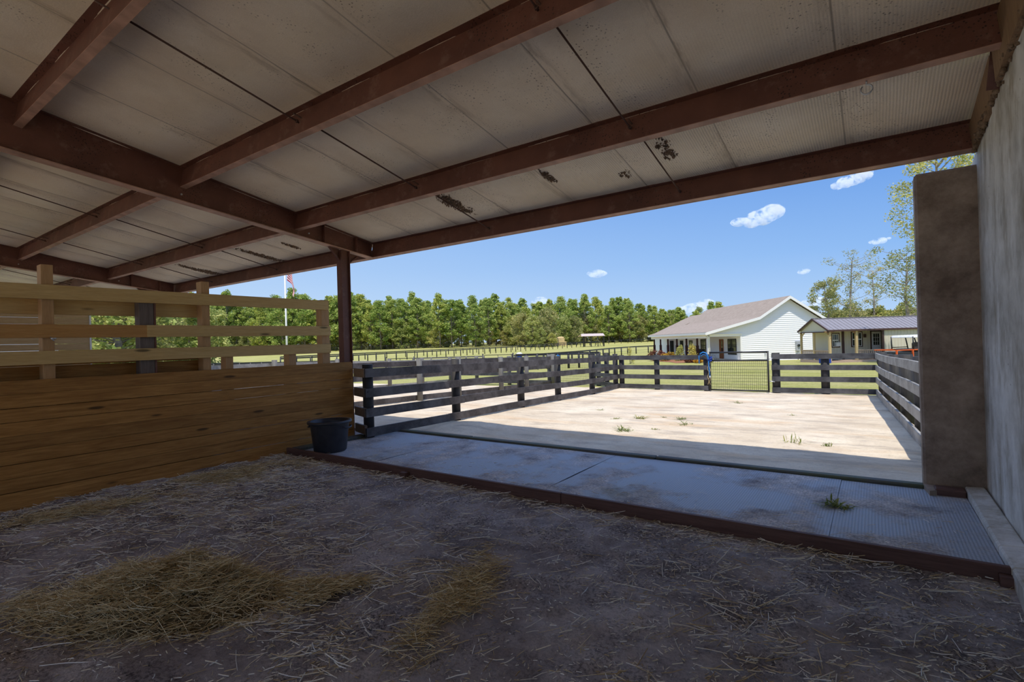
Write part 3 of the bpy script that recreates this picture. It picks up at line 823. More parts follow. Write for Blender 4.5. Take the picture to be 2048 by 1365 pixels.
# weeds in the sand
def weed(x, y, z, r, n, label, seed, upright=.5):
    Rw = random.Random(seed); m = MB()
    n = max(n, 26)
    for k in range(n):
        a = Rw.uniform(0, 6.28); L = r * Rw.uniform(.25, .75); el = Rw.uniform(.1, 1.0) * upright * 1.5; w = Rw.uniform(.003, .008)
        bx, by = x + Rw.gauss(0, r * .26), y + Rw.gauss(0, r * .20)
        d = Vector((math.cos(a) * math.cos(el), math.sin(a) * math.cos(el), math.sin(el))); s = Vector((-math.sin(a), math.cos(a), 0))
        b = Vector((bx, by, z)); mid = b + d * L * .55; tip = b + d * L + Vector((0, 0, -.15 * L))
        m.add([b - s * w * .5, b + s * w * .5, mid + s * w, mid - s * w, tip], [(0, 1, 2, 3), (3, 2, 4)])
    return tag(m.build('weed', MT['weed']), label, 'weed', 'weeds in the paddock')
wl = [(-4.12, 9.24, .16, 40, 'small green weed in the sand, leftmost of a row of three tufts'), (-3.72, 9.5, .22, 70, 'low leafy weed in the sand in the middle of a row of tufts'),
      (-3.40, 9.85, .10, 22, 'tiny weed sprig at the right end of the row of tufts'), (-3.02, 9.73, .17, 46, 'dark flat weed a step right of the row of tufts in the sand'),
      (-2.76, 9.05, .26, 30, 'sprawling thin weed with one long stem in the sand'), (-3.42, 7.95, .24, 80, 'wide low weed clump just beyond the edge of the roof shadow'),
      (-3.0, 8.3, .10, 18, 'small weed to the right of the clump at the shadow edge'), (-2.73, 13.2, .20, 36, 'weed tuft in the sand straight in front of the wire gate'),
      (-.95, 8.05, .26, 20, 'tall spiky weed in the sand near the shadow edge on the right'), (-.55, 8.0, .10, 16, 'tiny weed close beside the tall spiky one'), (-4.97, 10.35, .14, 28, 'small weed on the orange patch of sand by the left fence'), (-1.35, 11.2, .10, 20, 'single small green weed in the bare middle of the sand')]
for i, (x, y, r, n, lab) in enumerate(wl): weed(x, y, sand_z(x, y), r, n, lab, i + 40, .95 if 'tall' in lab else .45)
o = weed(-.29, 5.05, .055, .20, 70, 'wispy green weed growing through the seam of the rubber mats', 77, .5); o['group'] = 'weeds at the mats'

# ------------------------------------------------------------------ fences
RP = .315                                                        # rail pitch
def board_fence(label, pa, pb, posts, rail_side, mats, zb=.03, nrail=4, h=.14, th=.04, prad=.075, ptop=.07, pmat='fencepost', joints=(), gfn=None, square=False, group='board fences of the paddocks'):
    """pts: (x, y) line; posts: parameters along the line in metres from the start; rail_side: unit offset of the rails"""
    gfn = gfn or ground
    p0, p1 = Vector((*pa, 0)), Vector((*pb, 0)); d = (p1 - p0); L = d.length; d.normalize()
    s = Vector((-d.y, d.x, 0)) * rail_side
    rz = math.atan2(d.y, d.x)
    t = empty('board_fence', (p0.x, p0.y, gfn(p0.x, p0.y)), rz, label, 'fence', group)
    Rf = random.Random(int(L * 1000))
    nseg = max(2, int(L / 1.2))
    js = [0.0] + [j for j in joints if j < L] + [L]
    for r in range(nrail):
        m = MB()
        for a, b in zip(js[:-1], js[1:]):
            k = max(2, int((b - a) / 1.2)); dz = Rf.uniform(-.006, .006)
            pts2 = [p0 + d * (a + (b - a) * i / k) for i in range(k + 1)]
            vs = []; fs = []
            for q in pts2:
                z0 = gfn(q.x, q.y) + zb + r * RP + dz
                for ox in (0, th):
                    for oz in (0, h):
                        w_ = q + s * ox; vs.append((w_.x, w_.y, z0 + oz))
            for i in range(k):
                o = i * 4
                fs += [(o, o + 1, o + 5, o + 4), (o + 2, o + 6, o + 7, o + 3), (o + 1, o + 3, o + 7, o + 5), (o, o + 4, o + 6, o + 2)]
            fs += [(0, 2, 3, 1), (k * 4, k * 4 + 1, k * 4 + 3, k * 4 + 2)]
            m.add(vs, fs)
        m.build('rail', MT[mats], t)
    for u in posts:
        q = p0 + d * u - s * (prad + .002); zg = gfn(q.x, q.y); zt = zg + zb + (nrail - 1) * RP + h + ptop + Rf.uniform(-.02, .03)
        m = MB()
        if square: m.box(q.x - prad, q.x + prad, q.y - prad, q.y + prad, zg - .05, zt)
        else: m.tube([(q.x, q.y, zg - .05), (q.x, q.y, zt)], prad, 14)
        m.build('post', MT[pmat], t)
    return t
# fence running out from the partition
lf0, lf1 = (-6.64, 5.30), (-7.12, 16.30)
g_lf = lambda x, y: ground(x, y) + .045 * (1 - ss((y - 5) / 3))
board_fence('dark stained four-board fence running out from the partition end along the sand', lf0, lf1, [.16, 2.4, 4.85, 6.75, 9.0, 10.95], -1, 'fence', joints=(2.05, 2.52, 6.8), gfn=g_lf, prad=.085)
t = empty('fence_end_board', (-6.9, 5.28, 0), 0, 'short tan board ends nailed between the partition and the dark fence', 'board')
for k in range(4):
    z0 = .03 + .045 + k * RP + (.04 if k < 1 else 0)
    m = MB(); m.hex([(-7.07, 5.44, z0), (-7.05, 5.47, z0), (-6.62, 5.33, z0), (-6.635, 5.29, z0), (-7.07, 5.44, z0 + .14), (-7.05, 5.47, z0 + .14), (-6.62, 5.33, z0 + .14), (-6.635, 5.29, z0 + .14)])
    m.build('board_end', MT['tanboard'] if k == 3 else MT['greyboard'], t)
# far fence, left and right of the gate
board_fence('dark four-board fence across the far end, left of the wire gate', (-7.14, 16.30), (-4.17, 16.22), [.10, 1.33, 2.90], -1, 'fencex', prad=.085, pmat='fencepost', ptop=.005)
board_fence('dark four-board fence across the far end, right of the wire gate', (-2.42, 16.22), (.02, 16.34), [.10, 1.30], -1, 'fencex', prad=.105, ptop=.005)
# right fence
board_fence('grey weathered four-board fence along the right side of the sand', (.56, 7.0), (.03, 16.32), [.4, 2.3, 4.1, 5.9, 7.7, 9.1], 1, 'fencegrey', prad=.10, joints=(3.1, 6.2), ptop=.02)
# alley fences on the left
board_fence('grey four-board fence of the alley beyond the first dark fence', (-10.55, 6.3), (-10.30, 17.35), [1.6, 3.9, 5.5, 7.6, 9.1, 10.9], 1, 'fence', pmat='greypost', prad=.08)
board_fence('dark four-board fence closing the alley between its gate and the corner', (-8.55, 17.45), (-7.14, 16.36), [.1, .75], -1, 'fencex', prad=.085)
board_fence('far grey four-board fence of the next paddock, second beyond the dark fence', (-15.2, 6.3), (-15.9, 17.6), [2.5, 4.9, 7.4, 9.3, 11.2], 1, 'fencegrey', pmat='greypost', prad=.08)
board_fence('low grey fence across the end of the next paddock', (-15.9, 17.6), (-10.35, 17.45), [1.5, 3.3, 5.3], -1, 'fencex', pmat='greypost', prad=.08)

# wire gates
def wire_gate(name, label, a, b, z0, top, mid, mat, rope=None):
    a, b = Vector((*a, 0)), Vector((*b, 0)); d = (b - a); L = d.length; d.normalize()
    t = empty(name, (a.x, a.y, z0), math.atan2(d.y, d.x), label, 'gate', 'wire mesh gates')
    P = lambda u, z: (a.x + d.x * u, a.y + d.y * u, z)
    m = MB(); r = .025
    for u in (0, L): m.tube([P(u, z0), P(u, top)], r, 8)
    m.tube([P(0, z0 + .03), P(L, z0 + .03)], r * .9, 8); m.tube([P(0, mid), P(L, mid)], r, 8); m.tube([P(0, top - .03), P(L, top - .03)], r, 8)
    m.build('frame', MT['iron'], t)
    m = MB(); n = int(L / .052)
    for i in range(1, n): m.tube([P(L * i / n, z0 + .03), P(L * i / n, mid)], .0035, 4, False)
    for k in range(1, 10): m.tube([P(0, z0 + .03 + (mid - z0 - .03) * k / 10), P(L, z0 + .03 + (mid - z0 - .03) * k / 10)], .0035, 4, False)
    m.build('wire_mesh', MT['iron'], t)
    m = MB(); m.tube([P(L, mid + .02), P(L + .12, mid + .06)], .012, 6); m.tube([P(L, z0 + .32), P(L + .16, z0 + .30)], .014, 6); m.build('latch', MT['galv'], t)
    return t
wire_gate('wire_gate', 'black wire mesh gate closed in the fence at the far end of the sand', (-4.09, 16.15), (-2.50, 16.15), -.12, 1.06, .79, 'iron')
wire_gate('wire_gate', 'black wire mesh gate of the alley seen through the dark left fence', (-10.28, 17.5), (-8.58, 17.5), -.14, 1.03, .76, 'iron')
# hose, halter and chain on the gate post
t = empty('water_hose', (-4.25, 16.1, .9), 0, 'bright blue hose looped over the fence post beside the wire gate', 'hose')
m = MB(); m.tube([(-4.40, 16.12, .70), (-4.40, 16.12, .93), (-4.36, 16.11, 1.0), (-4.27, 16.1, 1.05), (-4.18, 16.09, 1.02), (-4.13, 16.09, .93), (-4.115, 16.09, .75), (-4.105, 16.09, .52), (-4.09, 16.09, .33)], .017, 8); m.build('loop', MT['blue'], t)
m = MB(); m.tube([(-4.36, 16.13, .92), (-4.27, 16.12, .985), (-4.19, 16.11, .96), (-4.16, 16.11, .88)], .014, 8); m.build('inner_loop', MT['blue'], t)
m = MB(); m.tube([(-4.09, 16.09, .33), (-4.085, 16.09, .26)], .026, 8); m.build('coupling', MT['galv'], t)
t = empty('halter', (-4.08, 16.09, .85), 0, 'dark blue halter bundle hanging at the hinge of the wire gate', 'halter')
m = MB(); Rh = random.Random(5)
for k in range(6):
    pts = [(-4.14 + Rh.uniform(0, .13), 16.10 + Rh.uniform(-.03, .03), .82 + Rh.uniform(-.05, .10)) for _ in range(5)]; m.tube(pts, .016, 6)
m.build('strap_bundle', MT['bluedark'], t)
t = empty('chain', (-4.13, 16.12, .3), 0, 'loose tan rope and chain hanging between post and wire gate', 'chain')
m = MB()
for s in (0, 1): m.tube([(-4.145 + .05 * s + .02 * math.sin(k * 1.9 + s * 2), 16.13, .74 - .075 * k) for k in range(10)], .008, 5)
m.build('rope', MT['thatch'], t)
t = empty('halter', (-10.2, 17.45, .95), 0, 'small blue halter bundle on the post of the alley gate', 'halter')
m = MB()
for k in range(5):
    pts = [(-10.22 + Rh.uniform(0, .16), 17.45 + Rh.uniform(-.03, .03), .90 + Rh.uniform(-.05, .10)) for _ in range(5)]; m.tube(pts, .02, 6)
m.build('strap_bundle', MT['blue'], t)

# pasture fences: one top rail on posts, wire below
def rail_fence(label, line, nposts, hgt=1.1, rail=(.05, .17), pr=.085, mat='iron', wires=0, name='pasture_fence', double=False):
    """line: list of (a, d) in the pasture frame"""
    P = [Vector((*field(a, d), 0)) for a, d in line]
    cum = [0]
    for i in range(len(P) - 1): cum.append(cum[-1] + (P[i + 1] - P[i]).length)
    def at(u):
        for i in range(len(P) - 1):
            if u <= cum[i + 1] or i == len(P) - 2:
                q = P[i].lerp(P[i + 1], (u - cum[i]) / (cum[i + 1] - cum[i])); return Vector((q.x, q.y, ground(q.x, q.y)))
    t = empty(name, at(0), 0, label, 'fence', 'fences in the pasture')
    L = cum[-1]; q = [at(L * i / (nposts - 1)) for i in range(nposts)]
    m = MB()
    for i in range(nposts - 1):
        m.bar(q[i] + Vector((0, 0, hgt)), q[i + 1] + Vector((0, 0, hgt)), *rail)
        if double: m.bar(q[i] + Vector((0, 0, hgt - .45)), q[i + 1] + Vector((0, 0, hgt - .45)), *rail)
    m.build('top_rail', MT[mat], t)
    if wires:
        m = MB()
        for k in range(wires):
            zz = hgt * (k + .5) / wires
            for i in range(nposts - 1): m.tube([q[i] + Vector((0, 0, zz)), q[i + 1] + Vector((0, 0, zz))], .012, 4, False)
        m.build('wire', MT['iron'], t)
    for i, p_ in enumerate(q):
        m = MB(); m.tube([p_ + Vector((0, 0, -.05)), p_ + Vector((0, 0, hgt + .05))], pr, 6); m.build('post', MT[mat], t)
    return t
def fa(px, d): return ((px - 1024) / 1028 * d * 1.0, d)
rail_fence('nearer of two long dark rail fences crossing the pasture', [fa(560, 62), fa(704, 74), fa(763, 82), fa(827, 88), fa(903, 96), fa(959, 106), fa(1036, 122), fa(1107, 138), fa(1165, 150), fa(1200, 156)], 46, 1.15)
rail_fence('farther of two long dark rail fences crossing the pasture', [fa(560, 78), fa(704, 90), fa(760, 96), fa(820, 104), fa(903, 116), fa(959, 126), fa(1036, 142), fa(1143, 158), fa(1235, 170), fa(1300, 176), fa(1425, 182)], 56, 1.15)
rail_fence('dark rail fence curving up the pasture towards the white house', [fa(1050, 44), fa(1120, 50), fa(1165, 56), fa(1183, 60), fa(1204, 65), fa(1230, 72), fa(1256, 78), fa(1281, 82), fa(1331, 84), fa(1400, 86)], 17, 1.1, wires=3)
rail_fence('wire perimeter fence at the foot of the tree line', [fa(420, 172), fa(704, 178), fa(900, 182), fa(1050, 184), fa(1180, 186), fa(1320, 188)], 74, 1.5, (.04, .05), .07, wires=4)
rail_fence('short dark rail fence in front of the alley gate', [fa(1030, 39), fa(1110, 39.5), fa(1198, 40)], 9, 1.12)
rail_fence('grey double rail fence across the pasture behind the paddocks', [fa(826, 38), fa(900, 38.3), fa(966, 38.5)], 5, 1.1, (.05, .1), .06, 'greypost', double=True)
rail_fence('dark double rail fence seen below the partition rails at far left', [fa(400, 40), fa(470, 40), fa(545, 39)], 7, 1.1, double=True)
rail_fence('dark wire fence panel seen between the partition posts', [fa(546, 39), fa(600, 38.5), fa(700, 38)], 9, 1.05, wires=3)
def pipe_gate(label, px0, px1, d, h, posts=2, rnd=False):
    (a0, _), (a1, _) = fa(px0, d), fa(px1, d)
    p0, p1 = Vector((*field(a0, d), 0)), Vector((*field(a1, d), 0)); p0.z = ground(p0.x, p0.y); p1.z = ground(p1.x, p1.y)
    t = empty('pipe_gate', p0, 0, label, 'gate', 'pipe gates in the pasture')
    m = MB(); up = Vector((0, 0, 1))
    m.tube([p0 + up * .1, p0 + up * h, p1 + up * h, p1 + up * .1], .03, 6)
    m.build('frame', MT['iron' if not rnd else 'fencepost'], t)
    m = MB()
    for k in range(1, 4): m.tube([p0 + up * (h * k / 4.0 + .05), p1 + up * (h * k / 4.0 + .05)], .018, 6)
    m.tube([(p0 + p1) / 2 + up * .1, (p0 + p1) / 2 + up * h], .02, 6)
    m.build('bars', MT['iron'], t)
    for p_ in (p0, p1):
        m = MB(); e = (p_ - (p0 + p1) / 2).normalized() * .12; m.tube([p_ + e - up * .05, p_ + e + up * (h + .12)], .05, 6); m.build('post', MT['iron'], t)
pipe_gate('black pipe gate seen just right of the steel column', 774, 824, 36, 1.12)
pipe_gate('thin wire gate in the pasture left of the rounded pipe gate', 968, 1022, 38.5, 1.18)
pipe_gate('rounded grey pipe gate in the pasture with the white feeder behind', 1026, 1071, 38.5, 1.1, rnd=True)
x, y = field(*fa(1038, 41)); zf = ground(x, y)
t = empty('feeder', (x, y, zf), 0, 'small white covered feeder standing behind the rounded pipe gate', 'feeder')
m = MB(); m.lathe([(0, 1.33), (.12, 1.32), (.22, 1.26), (.27, 1.16), (.2, 1.14), (0, 1.14)], (x, y, zf), 16); m.build('lid', MT['poly'], t)
m = MB(); m.lathe([(.17, .0), (.19, .5), (.2, 1.0), (.2, 1.15)], (x, y, zf), 16); m.build('drum', MT['poly'], t)
m = MB(); m.lathe([(.203, .95), (.21, .97), (.21, 1.07), (.203, 1.09)], (x, y, zf), 16); m.build('band', MT['bluedark'], t)

# ------------------------------------------------------------------ flagpole and flag
x, y = field(*fa(573.5, 38)); zf = ground(x, y)
t = empty('flagpole', (x, y, zf), 0, 'white flagpole rising behind the partition', 'flagpole')
m = MB(); m.tube([(x, y, zf), (x, y, zf + 4), (x, y, zf + 9.9)], [.075, .065, .045], 12); m.build('pole', MT['whitetrim'], t)
m = MB(); m.blob((x, y, zf + 9.98), .09, 8, 0); m.build('finial', MT['trim'], t)
# flag hanging limp: hoist along the pole, cloth folded downwards
tf = empty('flag', (x + .05, y, 6.2), YAW, 'limp red and white striped flag hanging from the white pole', 'flag')
hoist, fly = 1.55, 3.1
nz, nf = 26, 30; zt = 8.2
def flag_p(i, j):
    s = j / nf; r = i / nz                                    # s along the fly, r down the hoist
    out = .10 + .85 * (1 - math.exp(-3 * s)) * (1 - .35 * r) * math.sin(math.pi * min(1, s * 1.1) * .55) + .06 * math.sin(s * 9 + r * 2)
    dep = .10 * math.sin(s * 15 + r * 1.5) * min(1, s * 4)
    drop = fly * (s ** 1.6) * .86
    return (out * (1 - .5 * s * (1 - r)), dep, zt - hoist * r * (1 - .45 * s) - drop * (1 - .22 * r) - 6.2)
for nm, sel, mt in (('red_stripes', 0, 'flagred'), ('white_stripes', 1, 'flagwhite'), ('blue_field', 2, 'flagblue')):
    m = MB()
    for i in range(nz):
        for j in range(nf):
            st = i // 2; c = 2 if (st < 7 and j < nf * .4) else st % 2
            if c == sel: m.add([flag_p(i, j), flag_p(i, j + 1), flag_p(i + 1, j + 1), flag_p(i + 1, j)], [(0, 1, 2, 3)], True)
    o = m.build(nm, MT[mt], tf, local=True); sm = o.modifiers.new('cloth', 'SOLIDIFY'); sm.thickness = .006

# ------------------------------------------------------------------ white house
HZ = -.70
h = empty('house', (0, 0, 0), YAW, 'white sided house with a grey shingle roof and a long side porch', 'house')
def lap_wall(m, a0f, a1f, d, z0, z1, step=.17, axis='a', out=-1):
    """clapboard rows between a0f(z) and a1f(z) on the plane d (axis a) or a (axis d)"""
    n = int((z1 - z0) / step)
    for k in range(n):
        za, zb = z0 + k * step, z0 + (k + 1) * step
        for (l0, l1, l2, l3) in [(a0f(za), a1f(za), a1f(zb), a0f(zb))]:
            if l1 - l0 < .02: continue
            o1, o2 = out * .035, out * .004
            if axis == 'a': q = [(l0, d + o1, za), (l1, d + o1, za), (l2, d + o2, zb), (l3, d + o2, zb), (l0, d, za), (l1, d, za)]
            else: q = [(d + o1, l0, za), (d + o1, l1, za), (d + o2, l2, zb), (d + o2, l3, zb), (d, l0, za), (d, l1, za)]
            m.add(q, [(0, 1, 2, 3), (0, 4, 5, 1)])
# roof profile in (a, z): porch eave, break, ridge, right eave
prof = [(16.85, 1.84), (21.55, 3.06), (24.23, 4.80), (28.6, 1.93)]
def roof_z(a):
    return float(np.interp(a, [p_[0] for p_ in prof], [p_[1] for p_ in prof]))
D0, D1 = 44.55, 63.5
m = MB(); th = .10
def strip(q0, q1):
    m.hex([(q0[0], D0, q0[1]), (q1[0], D0, q1[1]), (q1[0], D1, q1[1]), (q0[0], D1, q0[1]), (q0[0], D0, q0[1] + th), (q1[0], D0, q1[1] + th), (q1[0], D1, q1[1] + th), (q0[0], D1, q0[1] + th)])
for q0, q1 in zip(prof[:-1], prof[1:]): strip(q0, q1)
# far, lower part of the roof
R4 = [(18.5, 63.4, 1.85), (30, 63.4, 1.9), (30, 69.6, 1.9), (18.5, 69.6, 1.85), (24.2, 62.5, 4.42), (24.2, 69.4, 4.42)]
m.add(R4, [(0, 3, 5, 4), (1, 4, 5, 2), (2, 5, 3), (0, 4, 1), (0, 1, 2, 3)])
m.build('roof', MT['shingle'], h, local=True)
m = MB()                                                        # white rake boards and eave fascia
for q0, q1 in zip(prof[:-1], prof[1:]):
    m.hex([(q0[0], D0 - .05, q0[1] - .16), (q1[0], D0 - .05, q1[1] - .16), (q1[0], D0, q1[1] - .16), (q0[0], D0, q0[1] - .16), (q0[0], D0 - .05, q0[1] + .08), (q1[0], D0 - .05, q1[1] + .08), (q1[0], D0, q1[1] + .08), (q0[0], D0, q0[1] + .08)])
m.box(16.78, 16.88, D0, D1, 1.70, 1.90)
m.build('fascia', MT['whitetrim'], h, local=True)
m = MB(); m.box(17.05, 17.32, 45.0, 63.0, 1.42, 1.72); m.box(17.05, 20.07, 45.0, 45.2, 1.52, 1.74); m.box(16.9, 20.07, 44.9, 63.2, 1.70, 1.76)
m.build('porch_beam', MT['whitetrim'], h, local=True)
def inv(z, side):                                               # a on the roof profile at height z
    if side == 'l': return float(np.interp(z, [1.84, 3.06, 4.80], [16.85, 21.55, 24.23]))
    return float(np.interp(z, [1.93, 4.80], [28.6, 24.23]))
m = MB()
lap_wall(m, lambda z: 20.07 if z < 1.75 else max(17.1, inv(z + .12, 'l')), lambda z: min(28.3, inv(z + .12, 'r') if z > 1.9 else 28.3), 45.0, HZ, 4.68)
m.box(20.07, 28.3, 45.0, 45.1, HZ, 1.9); m.prism([(17.1, 45.0, 1.74), (28.3, 45.0, 1.74), (24.23, 45.0, 4.74), (21.55, 45.0, 3.0)], (0, .1, 0))
m.build('gable_wall', MT['white'], h, local=True)
m = MB(); lap_wall(m, lambda z: 45.0, lambda z: 62.5, 20.07, HZ, 1.76, axis='d'); m.box(20.07, 20.2, 45, 62.5, HZ, 1.76)
m.build('porch_wall', MT['white'], h, local=True)
m = MB(); m.box(28.2, 28.3, 45, 66, HZ, 1.9); m.box(18.95, 28.3, 62.5, 68.5, HZ, 1.86); m.build('far_wall', MT['white'], h, local=True)
m = MB(); m.box(19.97, 20.12, 44.95, 45.1, HZ, 1.76); m.build('corner_board', MT['whitetrim'], h, local=True)
m = MB(); m.box(16.95, 20.07, 45.0, 63.2, HZ - .12, HZ + .12); m.build('porch_floor', MT['concrete'], h, local=True)
for i, d in enumerate((62.2, 59.6, 56.8, 53.7, 50.75, 47.8)):
    m = MB(); m.box(17.1, 17.32, d - .11, d + .11, HZ, .75); m.box(17.14, 17.28, d - .08, d + .08, .75, 1.45); m.build('porch_post', MT['darkpost'], h, local=True)
m = MB(); m.box(17.12, 17.32, 45.02, 45.22, HZ, 1.54); m.build('corner_post', MT['whitetrim'], h, local=True)
def house_win(d0, d1, z0, z1, a=20.03, mull=1):
    m = MB(); f = .07
    m.box(a - .03, a + .02, d0, d1, z0, z0 + f); m.box(a - .03, a + .02, d0, d1, z1 - f, z1); m.box(a - .03, a + .02, d0, d0 + f, z0, z1); m.box(a - .03, a + .02, d1 - f, d1, z0, z1)
    m.box(a - .03, a + .02, d0, d1, (z0 + z1) / 2 - .03, (z0 + z1) / 2 + .03)
    for k in range(1, mull + 1): m.box(a - .03, a + .02, d0 + (d1 - d0) * k / (mull + 1) - .04, d0 + (d1 - d0) * k / (mull + 1) + .04, z0, z1)
    o = m.build('window', MT['blackframe'], h, local=True)
    m = MB(); m.box(a - .012, a + .0, d0 + f, d1 - f, z0 + f, z1 - f); m.build('pane', MT['glass'], o, local=True)
house_win(45.95, 47.75, -.16, 1.28); house_win(53.2, 54.6, -.45, 1.3); house_win(57.1, 58.2, -.2, 1.2, mull=0); house_win(60.2, 61.3, -.2, 1.2, mull=0)
m = MB(); f = .06; m.box(19.18, 19.62, 62.44, 62.5, -.25, 1.2); o = m.build('window', MT['blackframe'], h, local=True)
m = MB(); m.box(19.24, 19.56, 62.42, 62.45, -.19, 1.14); m.build('pane', MT['glass'], o, local=True)
m = MB(); m.box(19.98, 20.05, 48.75, 49.65, HZ + .12, 1.26); o = m.build('door', MT['door_wood'], h, local=True)
m = MB(); m.box(19.965, 19.985, 48.82, 49.08, .1, 1.15); m.build('pane', MT['glass'], o, local=True)
m = MB(); m.box(24.75, 25.15, 44.8, 44.97, .08, .93); o = m.build('meter_box', MT['meter'], h, local=True)
m = MB(); m.tube([(24.95, 44.8, .55), (24.95, 44.7, .55)], .11, 14); m.build('meter', MT['glass'], o, local=True)
m = MB(); m.tube([(24.95, 44.9, .08), (24.95, 44.9, HZ)], .03, 6); m.build('conduit', MT['meter'], h, local=True)
m = MB(); m.box(22.05, 22.13, 44.9, 44.97, -.2, -.02); m.tube([(22.09, 44.9, -.2), (22.09, 44.86, -.26)], .02, 6); m.build('outlet', MT['meter'], h, local=True)
m = MB(); m.tube([(16.9, 44.7, 1.72), (17.2, 44.95, 1.45), (17.25, 44.98, -.5)], .04, 8); m.build('downspout', MT['whitetrim'], h, local=True)
# things on the porch
def local_empty(name, a, d, z, label, cat, group=None, rz=0):
    x, y = field(a, d); return empty(name, (x, y, z), YAW + rz, label, cat, group)
for i, (a, d, w_) in enumerate(((18.6, 50.2, 'beside the dark porch post'), (18.7, 52.0, 'farther back on the porch'))):
    t = local_empty('porch_chair', a, d, HZ + .12, f'black porch chair {w_}', 'chair', 'black porch chairs')
    m = MB(); m.box(-.3, .3, -.28, .28, .38, .46); m.build('seat', MT['blackplastic'], t, local=True)
    m = MB(); m.box(-.3, .3, .24, .30, .46, .95); m.build('backrest', MT['blackplastic'], t, local=True)
    for sx in (-1, 1):
        for sy in (-1, 1):
            m = MB(); m.box(sx * .27 - .025, sx * .27 + .025, sy * .24 - .025, sy * .24 + .025, 0, .38); m.build('leg', MT['blackplastic'], t, local=True)
t = local_empty('porch_table', 18.2, 46.6, HZ + .12, 'small grey table on the porch in front of the double window', 'table')
m = MB(); m.lathe([(0, .48), (.32, .48), (.32, .52), (0, .52)], (0, 0, 0), 20); m.build('tabletop', MT['meter'], t, local=True)
for k in range(3):
    m = MB(); an = k * 2.09; m.tube([(.25 * math.cos(an), .25 * math.sin(an), 0), (.12 * math.cos(an), .12 * math.sin(an), .48)], .025, 6); m.build('leg', MT['meter'], t, local=True)

# ------------------------------------------------------------------ cream cabin
CZ = -.30
c_ = empty('cabin', (0, 0, 0), YAW, 'cream cabin with a grey metal roof and a small wooden porch', 'cabin')
A0, A1, E0, E1 = 20.98, 33.0, 34.0, 37.4; RD = (E0 + E1) / 2; EZ, RZ = 1.74, 2.52
m = MB()
for (da, za, db, zb) in ((E0 - .12, EZ - .06, RD, RZ), (E1 + .12, EZ - .06, RD, RZ)):
    m.hex([(A0 - .12, da, za), (A1, da, za), (A1, db, zb), (A0 - .12, db, zb), (A0 - .12, da, za + .04), (A1, da, za + .04), (A1, db, zb + .04), (A0 - .12, db, zb + .04)])
    k = A0
    while k < A1:
        m.bar((k, da, za + .05), (k, db, zb + .05), .03, .03); k += .3
m.bar((A0 - .12, RD, RZ + .05), (A1, RD, RZ + .05), .2, .03)
m.build('roof', MT['metalroof'], c_, local=True)
m = MB(); m.box(A0 - .14, A1, E0 - .16, E0 - .12, EZ - .12, EZ - .0)
for da in (E0 - .12, E1 + .12): m.bar((A0 - .13, da, EZ - .06), (A0 - .13, RD, RZ), .05, .1)
m.box(A0 - .10, A0 - .04, E0 - .1, E1 + .1, EZ - .17, EZ - .1)
m.build('roof_trim', MT['browntrim'], c_, local=True)
m = MB(); m.prism([(A0, E0, EZ - .1), (A0, E1, EZ - .1), (A0, RD, RZ - .06)], (.05, 0, 0)); m.build('gable_panel', MT['cream'], c_, local=True)
m = MB()
PB = 35.5
m.box(A0 + 3.55, A1, E0, E0 + .1, CZ, EZ); m.box(A0 + .9, 26.1, PB, PB + .1, CZ, EZ + .1); m.box(26.0, 26.1, E0 + .1, PB, CZ, EZ)
m.box(A0 + 3.6, A1, E1 - .1, E1, CZ, EZ); m.box(A0 + .9, A0 + 3.6, E1 - .1, E1, CZ, EZ)
m.box(A0 + .88, A0 + .98, PB, E1, CZ, EZ)
k = A0 + 1.0
while k < 26.0: m.box(k, k + .025, PB - .015, PB, CZ, EZ); k += .21
k = A0 + 3.7
while k < A1: m.box(k, k + .025, E0 - .015, E0, CZ, EZ); k += .21
m.build('walls', MT['cream'], c_, local=True)
for bx_ in ((A0 + 3.5, A0 + 3.62, E0 - .03, E0 + .02), (22.76, 22.92, PB - .04, PB), (A0 + .88, A0 + .96, PB - .04, PB)):
    m = MB(); m.box(*bx_, CZ, EZ); m.build('corner_trim', MT['browntrim'], c_, local=True)
m = MB(); m.box(A0 - .05, A0 + 3.6, E0 - .05, PB, CZ - .10, CZ); m.box(A0 + 3.6, 26.0, E0 + .1, PB, CZ - .1, CZ); m.box(A0 - .05, A0 + .95, E0, E1, CZ - .1, CZ)
m.box(A0 - .02, A0 + 3.55, E0 - .08, E0 - .04, CZ - .22, CZ); m.box(A0 - .06, A0, E0 - .05, E1, CZ - .22, CZ)
m.build('deck', MT['porchrail'], c_, local=True)
for a, d in ((A0 + .05, E0 + .05), (A0 + 1.82, E0 + .05)):
    m = MB(); m.box(a - .07, a + .07, d - .07, d + .07, CZ, EZ - .06); o = m.build('porch_post', MT['porchpost'], c_, local=True)
    m = MB()
    for s in (-1, 1): m.prism([(a + s * .07, d - .04, EZ - .34), (a + s * .07, d - .04, EZ - .08), (a + s * .36, d - .04, EZ - .08), (a + s * .30, d - .04, EZ - .16), (a + s * .18, d - .04, EZ - .19)], (0, .08, 0))
    m.build('bracket', MT['rough'], o, local=True)
for a, d in ((A0 + .03, E1 - .07), (A0 + .03, E0 + 1.75)):
    m = MB(); m.box(a - .06, a + .06, d - .06, d + .06, CZ, EZ - .1); m.build('porch_post', MT['porchpost'], c_, local=True)
m = MB(); m.bar((A0 + .03, E1 - .1, EZ - .42), (A0 + .03, E1 - .5, EZ - .12), .06, .06); m.build('brace', MT['porchpost'], c_, local=True)
